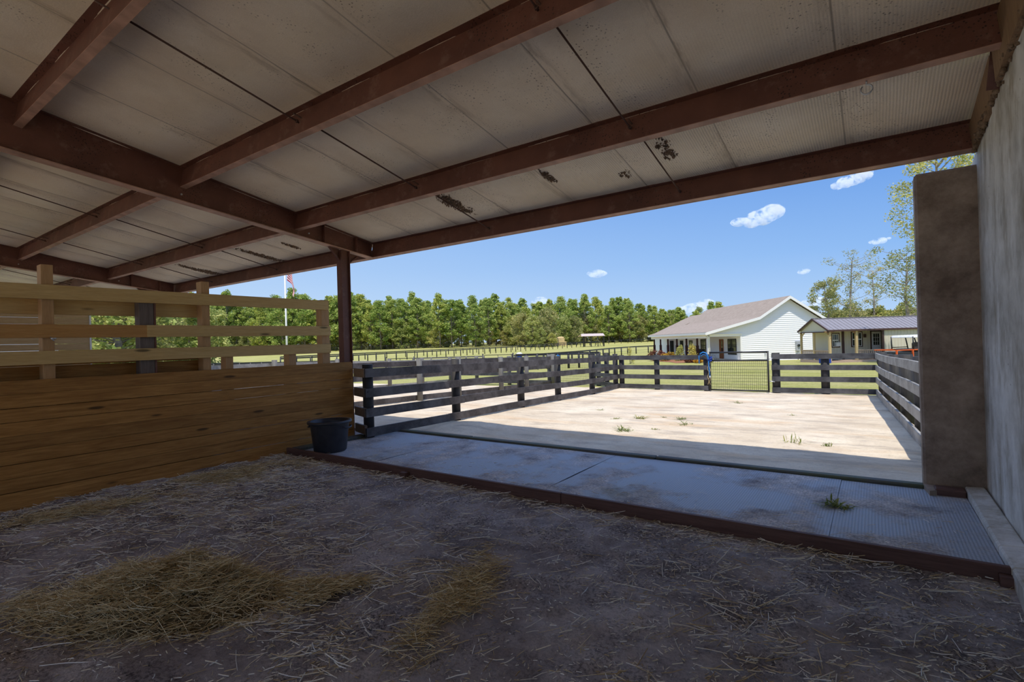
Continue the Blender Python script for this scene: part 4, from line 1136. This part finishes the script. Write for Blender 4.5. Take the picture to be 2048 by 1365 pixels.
def balustrade(fn, L):
    m = MB()
    q0, q1 = fn(0), fn(L)
    for zz in (.12, .62): m.bar((*q0, CZ + zz), (*q1, CZ + zz), .06, .05)
    m.bar((*q0, CZ + .66), (*q1, CZ + .66), .12, .035)
    o = m.build('railing', MT['porchrail'], c_, local=True)
    n = int(L / .125)
    m = MB()
    for i in range(1, n):
        q = fn(L * i / n); m.box(q[0] - .02, q[0] + .02, q[1] - .02, q[1] + .02, CZ + .12, CZ + .62)
    m.build('balusters', MT['whitetrim'] if False else MT['porchrail'], o, local=True)
balustrade(lambda u: (A0 + .03, E0 + 1.75 + u), 1.6); balustrade(lambda u: (A0 + .03, E0 + .1 + u), 1.6); balustrade(lambda u: (A0 + 1.9 + u, E0 + .05), 1.66)
def cab_win(a0, a1, z0, z1, d=PB):
    m = MB(); f = .06
    m.box(a0, a1, d - .05, d, z0, z0 + f); m.box(a0, a1, d - .05, d, z1 - f, z1); m.box(a0, a0 + f, d - .05, d, z0, z1); m.box(a1 - f, a1, d - .05, d, z0, z1)
    o = m.build('window', MT['browntrim'], c_, local=True)
    m = MB(); m.box(a0 + f, a1 - f, d - .03, d - .01, z0 + f, z1 - f); m.build('pane', MT['glass'], o, local=True)
    m = MB(); zc = (z0 + z1) / 2; g = .03
    m.box(a0 + f, a1 - f, d - .045, d - .03, zc - g, zc + g)
    for aa in (a0 + f, a1 - f - g): m.box(aa, aa + g, d - .045, d - .03, z0 + f, z1 - f)
    for zz in (z0 + f, z1 - f - g): m.box(a0 + f, a1 - f, d - .045, d - .03, zz, zz + g)
    for k in (1, 2): m.box(a0 + (a1 - a0) * k / 3 - .008, a0 + (a1 - a0) * k / 3 + .008, d - .042, d - .03, z0 + f, z1 - f)
    m.build('sash', MT['whitetrim'], o, local=True)
cab_win(22.02, 22.60, .52, 1.52); cab_win(23.40, 24.18, .52, 1.58)
m = MB(); m.box(22.27, 22.55, PB - .25, PB - .02, .62, .88); m.build('air_conditioner', MT['canopy'], c_, local=True)
d = PB
m = MB(); m.box(24.72, 24.80, d - .05, d, CZ, 1.62); m.box(25.44, 25.52, d - .05, d, CZ, 1.62); m.box(24.72, 25.52, d - .05, d, 1.54, 1.62); m.build('door_jamb', MT['browntrim'], c_, local=True)
m = MB(); m.box(24.80, 25.44, d - .04, d - .005, CZ, 1.54); o = m.build('door', MT['whitedoor'], c_, local=True)
m = MB(); m.box(24.92, 25.32, d - .047, d - .041, .62, 1.40); m.build('pane', MT['glass'], o, local=True)
m = MB()
for q in (1, 2): m.box(24.92 + .4 * q / 3 - .01, 24.92 + .4 * q / 3 + .01, d - .055, d - .048, .62, 1.40)
for q in (1, 2): m.box(24.92, 25.32, d - .055, d - .048, .62 + .78 * q / 3 - .01, .62 + .78 * q / 3 + .01)
m.build('muntin', MT['whitedoor'], o, local=True)
m = MB(); m.blob((25.38, d - .07, .55), .035, 6, 0); m.build('door_knob', MT['galv'], o, local=True)
m = MB(); m.box(24.25, 24.39, PB - .12, PB - .02, 1.16, 1.40); m.build('wall_lamp', MT['browntrim'], c_, local=True)
t = local_empty('cooler', 20.35, 33.5, gfield(20.35, 33.5), 'blue cooler box half hidden behind the fence in front of the cabin porch', 'cooler')
m = MB(); m.box(-.28, .28, -.2, .2, 0, .36); m.build('body', MT['bluedark'], t, local=True)
m = MB(); m.box(-.3, .3, -.22, .22, .36, .42); m.build('lid', MT['poly'], t, local=True)

# ------------------------------------------------------------------ orange utility cart
t = local_empty('utility_cart', 19.6, 25.6, gfield(19.6, 25.6), 'orange utility cart with a white canopy parked behind the right fence', 'cart', rz=.15)
m = MB(); m.box(-1.15, .55, -.60, .60, .42, .78); m.build('cargo_bed', MT['blackplastic'], t, local=True)
m = MB(); m.box(-1.05, -.32, -.64, -.60, .46, .70); m.box(-.25, .45, -.64, -.60, .46, .70); m.build('side_panel', MT['blackplastic'], t, local=True)
m = MB(); m.bar((-1.2, -.6, .88), (.58, -.6, .88), .05, .05); m.bar((-1.2, .6, .88), (.58, .6, .88), .05, .05); m.bar((-1.2, -.6, .88), (-1.2, .6, .88), .05, .05); [m.bar((xx, -.63, .42), (xx, -.63, .9), .07, .05, (1, 0, 0)) for xx in (.56, -.28, -1.17)]; m.bar((-1.2, -.63, .46), (.58, -.63, .46), .05, .06); m.build('bed_rail', MT['orange'], t, local=True)
m = MB()
for i in range(9):
    a = -.62 + i * 1.24 / 8
m.hex([(-.24, -.7, 1.46), (1.2, -.7, 1.50), (1.2, .7, 1.50), (-.24, .7, 1.46), (-.16, -.62, 1.58), (1.15, -.62, 1.60), (1.15, .62, 1.60), (-.16, .62, 1.58)]); m.build('canopy', MT['canopy'], t, local=True, bevel=.03)
m = MB()
for sy in (-.6, .6):
    m.tube([(-.2, sy, .85), (-.22, sy, 1.52)], .028, 8); m.tube([(.75, sy, .85), (.6, sy, 1.52)], .028, 8); m.tube([(1.35, sy, .85), (1.1, sy, 1.52)], .028, 8)
m.tube([(-.2, -.6, .98), (.72, -.6, .98)], .02, 8); m.tube([(-.2, .6, .98), (.72, .6, .98)], .02, 8)
m.build('roll_frame', MT['iron'], t, local=True)
m = MB(); m.box(-.12, .55, -.55, .55, .80, .92); m.box(.85, 1.45, -.55, .55, .62, 1.22); m.build('seat', MT['seat'], t, local=True, bevel=.06)
m = MB(); m.box(1.3, 2.0, -.6, .6, .40, .86); m.build('hood', MT['orange'], t, local=True, bevel=.05)
for sx in (-.7, 1.5):
    for sy in (-.62, .62):
        m = MB(); m.tube([(sx, sy - .11, .28), (sx, sy + .11, .28)], .28, 18); o = m.build('wheel', MT['blackplastic'], t, local=True)
        m = MB(); m.tube([(sx, sy - .12, .28), (sx, sy + .12, .28)], .13, 14); m.build('hub', MT['galv'], o, local=True)

# ------------------------------------------------------------------ pavilion and bales in the pasture
t = local_empty('open_shelter', *fa(1186, 150), gfield(*fa(1186, 150)), 'small open shelter with a pale tin roof standing in the far pasture', 'shelter', rz=.12)
z0 = .95
m = MB(); m.hex([(-4.0, -1.9, 2.05 + z0), (3.0, -1.9, 2.05 + z0), (3.2, .3, 2.75 + z0), (-3.4, .3, 2.75 + z0), (-4.0, -1.9, 2.13 + z0), (3.0, -1.9, 2.13 + z0), (3.2, .3, 2.83 + z0), (-3.4, .3, 2.83 + z0)])
m.hex([(-3.4, .3, 2.75 + z0), (3.2, .3, 2.75 + z0), (4.3, 1.9, 2.0 + z0), (-4.0, 1.9, 2.0 + z0), (-3.4, .3, 2.83 + z0), (3.2, .3, 2.83 + z0), (4.3, 1.9, 2.08 + z0), (-4.0, 1.9, 2.08 + z0)])
m.build('roof', MT['pinkroof'], t, local=True)
for a, d in ((-3.3, -1.6), (-1.0, -1.6), (1.0, -1.6), (2.8, -1.6), (-2.2, 1.6), (3.6, 1.6)):
    m = MB(); m.box(a - .1, a + .1, d - .1, d + .1, -.1, 2.08 + z0); m.build('post', MT['blackframe'], t, local=True)
for px, d, w_, hh, lab in ((1120, 168, 2.0, 2.4, 'stack of pale hay bales under the trees, behind the long pasture fences'), (1098, 166, 2.2, 1.4, 'lower straw heap left of the stacked bales under the trees')):
    t = local_empty('hay_bale', *fa(px, d), gfield(*fa(px, d)), lab, 'hay bale')
    m = MB()
    m.box(-w_, w_, -1, 1, 0, hh * .55); m.box(-w_ * .6, w_ * .7, -.9, .9, hh * .55, hh); m.blob((0, 0, hh), .9, 6, .2, (1.4, 1, .6)); m.build('stack', MT['thatch'], t, local=True)

# ------------------------------------------------------------------ trees
def leaves(m, R, c, r, n, size, sq=(1, 1, .75)):
    for k in range(n):
        u = R.gauss(0, 1), R.gauss(0, 1), R.gauss(0, 1); L = math.sqrt(sum(x * x for x in u)) or 1
        rr = r * R.random() ** .4
        p = Vector((c[0] + u[0] / L * rr * sq[0], c[1] + u[1] / L * rr * sq[1], c[2] + u[2] / L * rr * sq[2]))
        a = Vector((R.gauss(0, 1), R.gauss(0, 1), R.gauss(0, .6))).normalized(); b = a.cross(Vector((R.gauss(0, 1), R.gauss(0, 1), R.gauss(0, 1)))).normalized()
        s = size * R.uniform(.6, 1.3)
        m.add([p - a * s - b * s * .45, p + a * s - b * s * .3, p + a * s * .9 + b * s * .4, p - a * s * .8 + b * s * .45], [(0, 1, 2, 3)])
def make_tree(seed, h, crown0, rad, blobs, nleaf, size, mat, bark, trunk_r=.22, shape='pine', lean=0., name='pine_tree', spread=1.0):
    R = random.Random(seed); t = empty(name)
    m = MB(); top = Vector((lean * h * .3, 0, h * .93))
    pts = [Vector((lean * h * .3 * k + .15 * R.uniform(-1, 1) * (k > 0), .15 * R.uniform(-1, 1) * (k > 0), h * .93 * k)) for k in (0, .2, .4, .6, .8, 1)]
    m.tube(pts, [trunk_r * (1.15, .95, .8, .6, .4, .15)[i] for i in range(6)], 8)
    cr = MB()
    for b in range(blobs):
        u = (b + R.random()) / blobs; z = h * (crown0 + (1 - crown0) * u)
        if shape == 'pine': prof_ = (.62 + .48 * math.sin(math.pi * min(1, u * 1.05 + .05))) * (1 - .60 * max(0, u - .55) / .45)
        elif shape == 'round': prof_ = math.sqrt(max(.05, 1 - (2 * u - 1) ** 2))
        else: prof_ = R.uniform(.4, 1.2)
        an = R.uniform(0, 6.28); rr = rad * prof_ * math.sqrt(R.uniform(.1, 1)) * spread
        c = Vector((math.cos(an) * rr + lean * z * .3, math.sin(an) * rr, z + R.uniform(-.3, .3)))
        zi = max(0.05, (z - .18 * rr - h * .05) / (h * .93)); i0 = min(4, int(zi * 5)); q = pts[i0].lerp(pts[i0 + 1], min(1, zi * 5 - i0))
        m.tube([q, (q + c) / 2 + Vector((0, 0, -.1)), c], [trunk_r * .22, trunk_r * .14, trunk_r * .06], 5, False)
        leaves(cr, R, c, rad * R.uniform(.18, .38) * (1 - .12 * u if shape == 'pine' else 1), nleaf, size)
    m.build('trunk', MT[bark], t, local=True); cr.build('crown', MT[mat], t, local=True)
    return t
protos = [make_tree(101 + k, 18 + (k % 3) * 1.2, (.20, .34, .14, .40, .26, .16)[k], (4.1, 3.4, 4.5, 3.0, 3.8, 4.2)[k], 84, 76, .24, 'pine', 'bark', .22) for k in range(6)]
protos2 = [make_tree(131 + k, 11 + k * 1.5, .03, 4.2, 70, 76, .25, ('leafy', 'olive', 'leafy')[k], 'bark', .18, 'round', name='broadleaf_tree') for k in range(3)]
bush = [make_tree(161 + k, 4.2, .02, 2.6, 34, 150, .12, ('leafy', 'olive')[k], 'bark', .07, 'round', name='bush') for k in range(2)]
used = set()
def place(proto, a, d, sc, label, cat='tree', group=None, rz=None, name=None, dz=0.):
    o = proto if proto.name not in used else copy_tree(proto); used.add(proto.name)
    x, y = field(a, d); o.location = (x, y, ground(x, y) - .1 + dz); o.rotation_euler = (0, 0, rng.uniform(0, 6.28) if rz is None else rz)
    wd = rng.uniform(.84, 1.22) if d > 150 else 1.0; o.scale = (sc * wd, sc * wd * rng.uniform(.92, 1.08), sc)
    tag(o, label, cat, group); return o
def region(px):
    if px < 660: return 'seen past the partition rails'
    if px < 860: return 'right of the steel column'
    if px < 1030: return 'behind the two long pasture fences'
    if px < 1150: return 'left of the open shelter'
    if px < 1290: return 'behind the open shelter'
    return 'beside the left end of the house roof'
# heights of the tree line follow the photograph's skyline
sky = ([150, 420, 470, 520, 600, 640, 715, 760, 830, 870, 905, 1000, 1060, 1130, 1200, 1260, 1330, 1380, 1440, 1520], [21, 21, 21.5, 21, 21.5, 20, 21, 18.5, 20, 17.8, 18.2, 19.0, 15.8, 17.2, 16.8, 15.4, 12.6, 10.3, 9.4, 9])
px = 150
i = 0
while px < 1420:
    hh = float(np.interp(px, *sky)) * rng.uniform(.78, 1.06)
    d = 184 + rng.uniform(-3, 5); k = rng.randrange(6)
    pr = protos[k]; base = 18 + (k % 3) * 1.2
    place(pr, (px - 1024) / 1028 * d, d, hh / base, f'front-row pine of the far tree line {region(px)}', 'tree', f'front pines of the tree line {region(px)}')
    px += rng.uniform(19, 29); i += 1
px = 140
while px < 1440:
    hh = float(np.interp(px, *sky)) * rng.uniform(.92, 1.05)
    d = 195 + rng.uniform(-4, 8); k = rng.randrange(6)
    place(protos[k], (px - 1024) / 1028 * d, d, hh / (18 + (k % 3) * 1.2), f'second-row pine of the far tree line {region(px)}', 'tree', f'rear pines of the tree line {region(px)}')
    px += rng.uniform(20, 30)
px = 140
while px < 1440:
    d = 212 + rng.uniform(-4, 8); k = rng.randrange(6); hh = float(np.interp(px, *sky)) * rng.uniform(.9, 1.0)
    place(protos[k], (px - 1024) / 1028 * d, d, hh / (18 + (k % 3) * 1.2), f'hindmost pine of the far tree line {region(px)}', 'tree', f'backmost pines of the tree line {region(px)}')
    px += rng.uniform(22, 32)
# understorey along the edge
px = 170
while px < 1400:
    if not (870 < px < 1010) or rng.random() < .55:
        d = 184 + rng.uniform(0, 9); k = rng.randrange(3)
        place(protos2[k], (px - 1024) / 1028 * d, d, rng.uniform(.45, .85), f'low leafy tree under the far pines {region(px)}', 'tree', f'leafy understorey {region(px)}')
    px += rng.uniform(13, 26)
px = 180
while px < 1400:
    d = 206 + rng.uniform(0, 12); k = rng.randrange(3)
    place(protos2[k], (px - 1024) / 1028 * d, d, rng.uniform(.55, .8), f'thicket tree behind the far pine trunks {region(px)}', 'tree', f'thicket behind the pine trunks {region(px)}')
    px += rng.uniform(15, 24)
for px, d, sc, k, lab in ((1045, 165, .86, 1, 'spreading olive-green tree in front of the pines, left of the shelter'), (1066, 160, .70, 2, 'yellow-green tree in front of the pines close to the hay bales'), (1095, 163, .95, 1, 'grey-green tree with pale branches just left of the hay bales'), (1130, 172, .86, 0, 'rounded green tree just behind the hay bales'), (1150, 172, .75, 1, 'greyish leafy tree left of the shelter roof'), (1083, 158, .42, 2, 'small dark tree under the olive tree left of the shelter'), (1104, 158, .38, 0, 'small round bushy tree in front of the hay bales')):
    place(protos2[k], (px - 1024) / 1028 * d, d, sc, lab)
# nearer leafy trees seen through the partition
tr = make_tree(201, 12, .10, 5.0, 60, 70, .30, 'leafy', 'bark', .50, 'round', name='broadleaf_tree')
place(tr, (236 - 1024) / 1028 * 62, 62, 1.0, 'leafy tree with a thick grey trunk seen through the partition at the left')
for px, d, sc, lab in ((190, 75, 1.0, 'leafy tree beside the end of the plank wall at far left'), (300, 78, 1.0, 'leafy tree left of the middle partition post'), (345, 90, 1.05, 'leafy tree right of the middle partition post'), (410, 96, .95, 'leafy tree behind the partition post that rises above the top rail')):
    place(protos2[1 if px < 310 else 0], (px - 1024) / 1028 * d, d, sc, lab)
# trees on the right behind the cabin
sp = make_tree(221, 11.4, .30, 2.5, 54, 46, .075, 'olive', 'palebark', .15, 'sparse', .05, 'broadleaf_tree')
place(sp, (1702 - 1024) / 1028 * 58, 58, 1.0, 'tall thin half-bare tree behind the cabin roof', rz=0)
sp2 = make_tree(222, 8.2, .34, 2.2, 40, 150, .085, 'olive', 'palebark', .16, 'round', -.16, 'broadleaf_tree')
place(sp2, (1662 - 1024) / 1028 * 56, 56, 1.0, 'leaning leafy tree between the house gable and the cabin', rz=YAW)
sp3 = make_tree(223, 10.6, .28, 1.8, 40, 46, .075, 'olive', 'palebark', .14, 'sparse', 0, 'broadleaf_tree')
place(sp3, (1750 - 1024) / 1028 * 60, 60, 1.0, 'second thin half-bare tree behind the cabin, nearer the concrete wall', rz=1)
sp4 = make_tree(224, 10.0, .30, 2.3, 50, 90, .075, 'olive', 'palebark', .16, 'sparse', 0, 'broadleaf_tree')
place(sp4, (1815 - 1024) / 1028 * 46, 46, 1.0, 'yellow-green tree partly hidden by the concrete wing wall', rz=2)
sp5 = make_tree(225, 12.6, .42, 2.3, 64, 150, .06, 'leafy', 'palebark', .2, 'round', 0, 'broadleaf_tree')
place(sp5, (1888 - 1024) / 1028 * 28, 28, 1.0, 'tall tree whose top shows between the wing wall and the eave', rz=0)
for px, d, sc, k in ((1640, 60, 1.05, 0), (1672, 62, 1.15, 1), (1700, 60, 1.2, 1), (1728, 62, 1.2, 0), (1755, 61, 1.15, 1), (1785, 60, 1.15, 0), (1815, 58, 1.2, 1), (1845, 58, 1.2, 0)):
    place(bush[k], (px - 1024) / 1028 * d, d, sc, 'leafy thicket bush behind the ridge of the cabin roof', 'bush', 'thicket behind the cabin')
for px, d, hh, lab in ((1425, 150, 11.5, 'dark pine top peeking over the house roof ridge'), (1385, 120, 7.6, 'pine whose top shows left of the house roof'), (1395, 125, 8.8, 'pine top just left of the end of the roof ridge'), (1440, 165, 12.0, 'second dark pine top peeking over the house roof ridge')):
    place(protos[1 if px > 1420 else 3], (px - 1024) / 1028 * d, d, hh / 18.6, lab)

# garden shrubs in front of the porch
m = MB(); pts = []
bed = local_empty('mulch_bed', 16.2, 54, gfield(16.2, 54), 'red mulch bed along the porch of the white house', 'mulch bed')
m.add([(-1.9 + .2 * math.sin(k), -9 + k * 1.2, .0 + .02) for k in range(15)] + [(.6, -9 + k * 1.2, .10) for k in range(15)], [(k, k + 15, k + 16, k + 1) for k in range(14)], True)
m.build('mulch', MT['mulch'], bed, local=True)
def shrub(a, d, r, hgt, mat, label, n=14, size=.07, cone=False):
    R = random.Random(int(a * 97 + d * 31)); t = local_empty('shrub', a, d, gfield(a, d) - .02, label, 'shrub', 'shrubs by the house porch')
    m = MB(); cr = MB()
    for b in range(n):
        u = (b + R.random()) / n; z = hgt * (.12 + .88 * u); k = (1 - u) if cone else math.sqrt(max(.1, 1 - (2 * u - .9) ** 2))
        an = R.uniform(0, 6.28); rr = r * k * .7; c = (math.cos(an) * rr, math.sin(an) * rr, z); leaves(cr, R, c, r * .38, 46, size, (1, 1, 1))
        m.tube([(0, 0, 0), c], .012, 4, False)
    m.build('stems', MT['bark'], t, local=True); cr.build('foliage', MT[mat], t, local=True)
shrub(14.2, 51.5, .75, .95, 'shrubred', 'russet shrub at the left end of the porch garden'); shrub(15.2, 52.5, .7, .85, 'shrubred', 'russet shrub second from the left in the porch garden')
shrub(14.9, 50.2, .55, .65, 'shrubora', 'low amber shrub between the russet shrubs and the conifers'); shrub(15.9, 51.5, .55, .7, 'shrubora', 'low amber shrub just left of the pale conifers')
shrub(16.0, 49.0, .72, 1.35, 'shrubyel', 'pale golden conifer, left one of the pair by the porch', 18, .07, True); shrub(16.6, 47.5, .72, 1.45, 'shrubyel', 'pale golden conifer, right one of the pair by the porch', 18, .07, True)
shrub(15.6, 45.0, .55, .5, 'shrubred', 'dark red low shrub seen under the top rail near the blue hose'); shrub(15.75, 43.3, .5, .45, 'shrubora', 'bright amber low shrub seen beside the blue hose')
shrub(10.6, 46.5, .5, 1.5, 'shrubyel', 'thin young sapling standing in the lawn left of the porch garden', 8, .05, True)
shrub(17.0, 44.2, .35, .3, 'shrubyel', 'small pale plant at the foot of the white porch corner post', 6, .06)

# ------------------------------------------------------------------ clouds
def cloud_mat():
    m = bpy.data.materials.new('cloud_vapour'); m.use_nodes = True; nt = m.node_tree; nt.nodes.clear()
    o = nt.nodes.new('ShaderNodeOutputMaterial'); v = nt.nodes.new('ShaderNodeVolumeScatter'); v.inputs['Color'].default_value = (1, 1, 1, 1); v.inputs['Anisotropy'].default_value = 0.0
    tc = nt.nodes.new('ShaderNodeTexCoord'); nz = nt.nodes.new('ShaderNodeTexNoise'); nz.inputs['Scale'].default_value = .09; nz.inputs['Detail'].default_value = 5
    r = nt.nodes.new('ShaderNodeMapRange'); r.inputs[1].default_value = .42; r.inputs[2].default_value = .62; r.inputs[3].default_value = 0.; r.inputs[4].default_value = .22
    nt.links.new(tc.outputs['Object'], nz.inputs['Vector']); nt.links.new(nz.outputs[0], r.inputs[0]); nt.links.new(r.outputs[0], v.inputs['Density']); nt.links.new(v.outputs[0], o.inputs['Volume'])
    return m
MT['cloud'] = cloud_mat()
CD = 900.
def cloud(px, py, w, hgt, label, slope=0., seed=1):
    R = random.Random(seed); k = CD / 1028
    hz = 686.5 - .0297 * (px - 1024)
    a = (px - 1024) * k; z = 1.5 + (hz - py) * k
    t = local_empty('cloud', a, CD, z, label, 'cloud', 'small clouds in the sky')
    m = MB(); n = 9
    for i in range(n):
        u = (i + .5) / n * 2 - 1; r = hgt * k * .5 * (1.0 - .55 * u * u) * R.uniform(.8, 1.15)
        m.blob((u * w * k * .42, R.uniform(-.2, .2) * w * k, u * slope * w * k * .5 + R.uniform(-.1, .1) * hgt * k), r, 6, .06, (1.5, 1.2, .9), R)
    m.build('vapour', MT['cloud'], t, local=True)
cloud(1198, 547, 38, 17, 'small bright oval cloud above the pasture tree line', 0, 1)
cloud(1540, 430, 66, 34, 'wedge-shaped white cloud in the middle of the blue sky', .35, 2); cloud(1487, 443, 26, 18, 'little puff just left of the wedge-shaped cloud', 0, 3)
cloud(1716, 358, 84, 24, 'highest streak of cloud just under the eave near the wing wall', .25, 4); cloud(1765, 482, 38, 13, 'small flat cloud right above the half-bare trees', .15, 5)
cloud(1612, 543, 18, 12, 'tiny puff of cloud left of the leaning tree', .2, 6); cloud(1632, 606, 52, 26, 'white cloud low behind the gable, beside the leaning tree', .1, 7)
cloud(1392, 618, 60, 26, 'low cloud bank between the tree line and the house roof', -.1, 8); cloud(1083, 606, 16, 22, 'bit of white cloud peeking above the pines at mid pasture', 0, 9); cloud(1240, 606, 20, 12, 'bit of white cloud peeking over the pines near the shelter', 0, 10)
cloud(1415, 605, 26, 14, 'small cloud right beside the ridge of the house roof', 0, 11)

# ------------------------------------------------------------------ light, sky, camera
sun = bpy.data.lights.new('sun', 'SUN'); sun.energy = 3.25; sun.angle = math.radians(.55); sun.color = (1, .94, .84)
so = bpy.data.objects.new('sun', sun); COL.objects.link(so)
so.rotation_euler = Vector((-.19, .405, -1)).to_track_quat('-Z', 'Y').to_euler()
W = bpy.data.worlds.new('sky'); S.world = W; W.use_nodes = True; nt = W.node_tree; nt.nodes.clear()
wo = nt.nodes.new('ShaderNodeOutputWorld'); bg = nt.nodes.new('ShaderNodeBackground'); tc = nt.nodes.new('ShaderNodeTexCoord'); sp_ = nt.nodes.new('ShaderNodeSeparateXYZ')
nt.links.new(tc.outputs['Generated'], sp_.inputs[0])
def ramp(stops):
    r = nt.nodes.new('ShaderNodeValToRGB'); cr = r.color_ramp
    while len(cr.elements) < len(stops): cr.elements.new(.5)
    for e, (p_, c) in zip(cr.elements, stops): e.position = p_; e.color = (*c, 1)
    nt.links.new(sp_.outputs[2], r.inputs[0]); return r
ra = ramp([(0, (.62, .77, .95)), (.06, (.53, .71, .95)), (.14, (.42, .62, .93)), (.28, (.27, .49, .90)), (.55, (.33, .50, .98)), (1, (.44, .60, 1.0))])
rb = ramp([(0, (.50, .69, .94)), (.06, (.40, .61, .93)), (.14, (.26, .49, .90)), (.28, (.135, .33, .80)), (.55, (.31, .48, .98)), (1, (.44, .60, 1.0))])
dt = nt.nodes.new('ShaderNodeVectorMath'); dt.operation = 'DOT_PRODUCT'; nt.links.new(tc.outputs['Generated'], dt.inputs[0]); dt.inputs[1].default_value = (CS, SN, 0)
mr = nt.nodes.new('ShaderNodeMapRange'); mr.inputs[1].default_value = -.45; mr.inputs[2].default_value = .7; nt.links.new(dt.outputs['Value'], mr.inputs[0])
mx_ = nt.nodes.new('ShaderNodeMix'); mx_.data_type = 'RGBA'; nt.links.new(mr.outputs[0], mx_.inputs[0]); nt.links.new(ra.outputs[0], mx_.inputs[6]); nt.links.new(rb.outputs[0], mx_.inputs[7])
nt.links.new(mx_.outputs[2], bg.inputs[0]); bg.inputs[1].default_value = 0.82; nt.links.new(bg.outputs[0], wo.inputs[0])

F = 1028.; ROLL = math.radians(1.7); PIT = math.radians(.22)
cf = Vector((-SN, CS, 0)); cr_ = Vector((CS, SN, 0)); cu = Vector((0, 0, 1))
fw = cf * math.cos(PIT) + cu * math.sin(PIT); up = -cf * math.sin(PIT) + cu * math.cos(PIT)
ux = cr_ * math.cos(ROLL) - up * math.sin(ROLL); uy = cr_ * math.sin(ROLL) + up * math.cos(ROLL)
# image y axis: up in the picture
ux = cr_ * math.cos(ROLL) - up * math.sin(ROLL)
cam = bpy.data.cameras.new('camera'); co = bpy.data.objects.new('camera', cam); COL.objects.link(co)
cam.sensor_width = 36; cam.lens = 36 * F / 2048; cam.clip_end = 3000; cam.clip_start = .05
M_ = Matrix((ux, uy, -fw)).transposed().to_4x4(); M_.translation = (0, 0, 1.5); co.matrix_world = M_
S.camera = co
S.view_settings.view_transform = 'Standard'; S.view_settings.look = 'None'; S.view_settings.gamma = 1; S.view_settings.use_curve_mapping = False
S.view_settings.exposure = 0.28
c = S.cycles; c.max_bounces = 8; c.diffuse_bounces = 6; c.glossy_bounces = 3; c.transmission_bounces = 4; c.volume_bounces = 2; c.use_denoising = True; c.adaptive_threshold = .02
c.sample_clamp_indirect = 6; c.volume_step_rate = 4
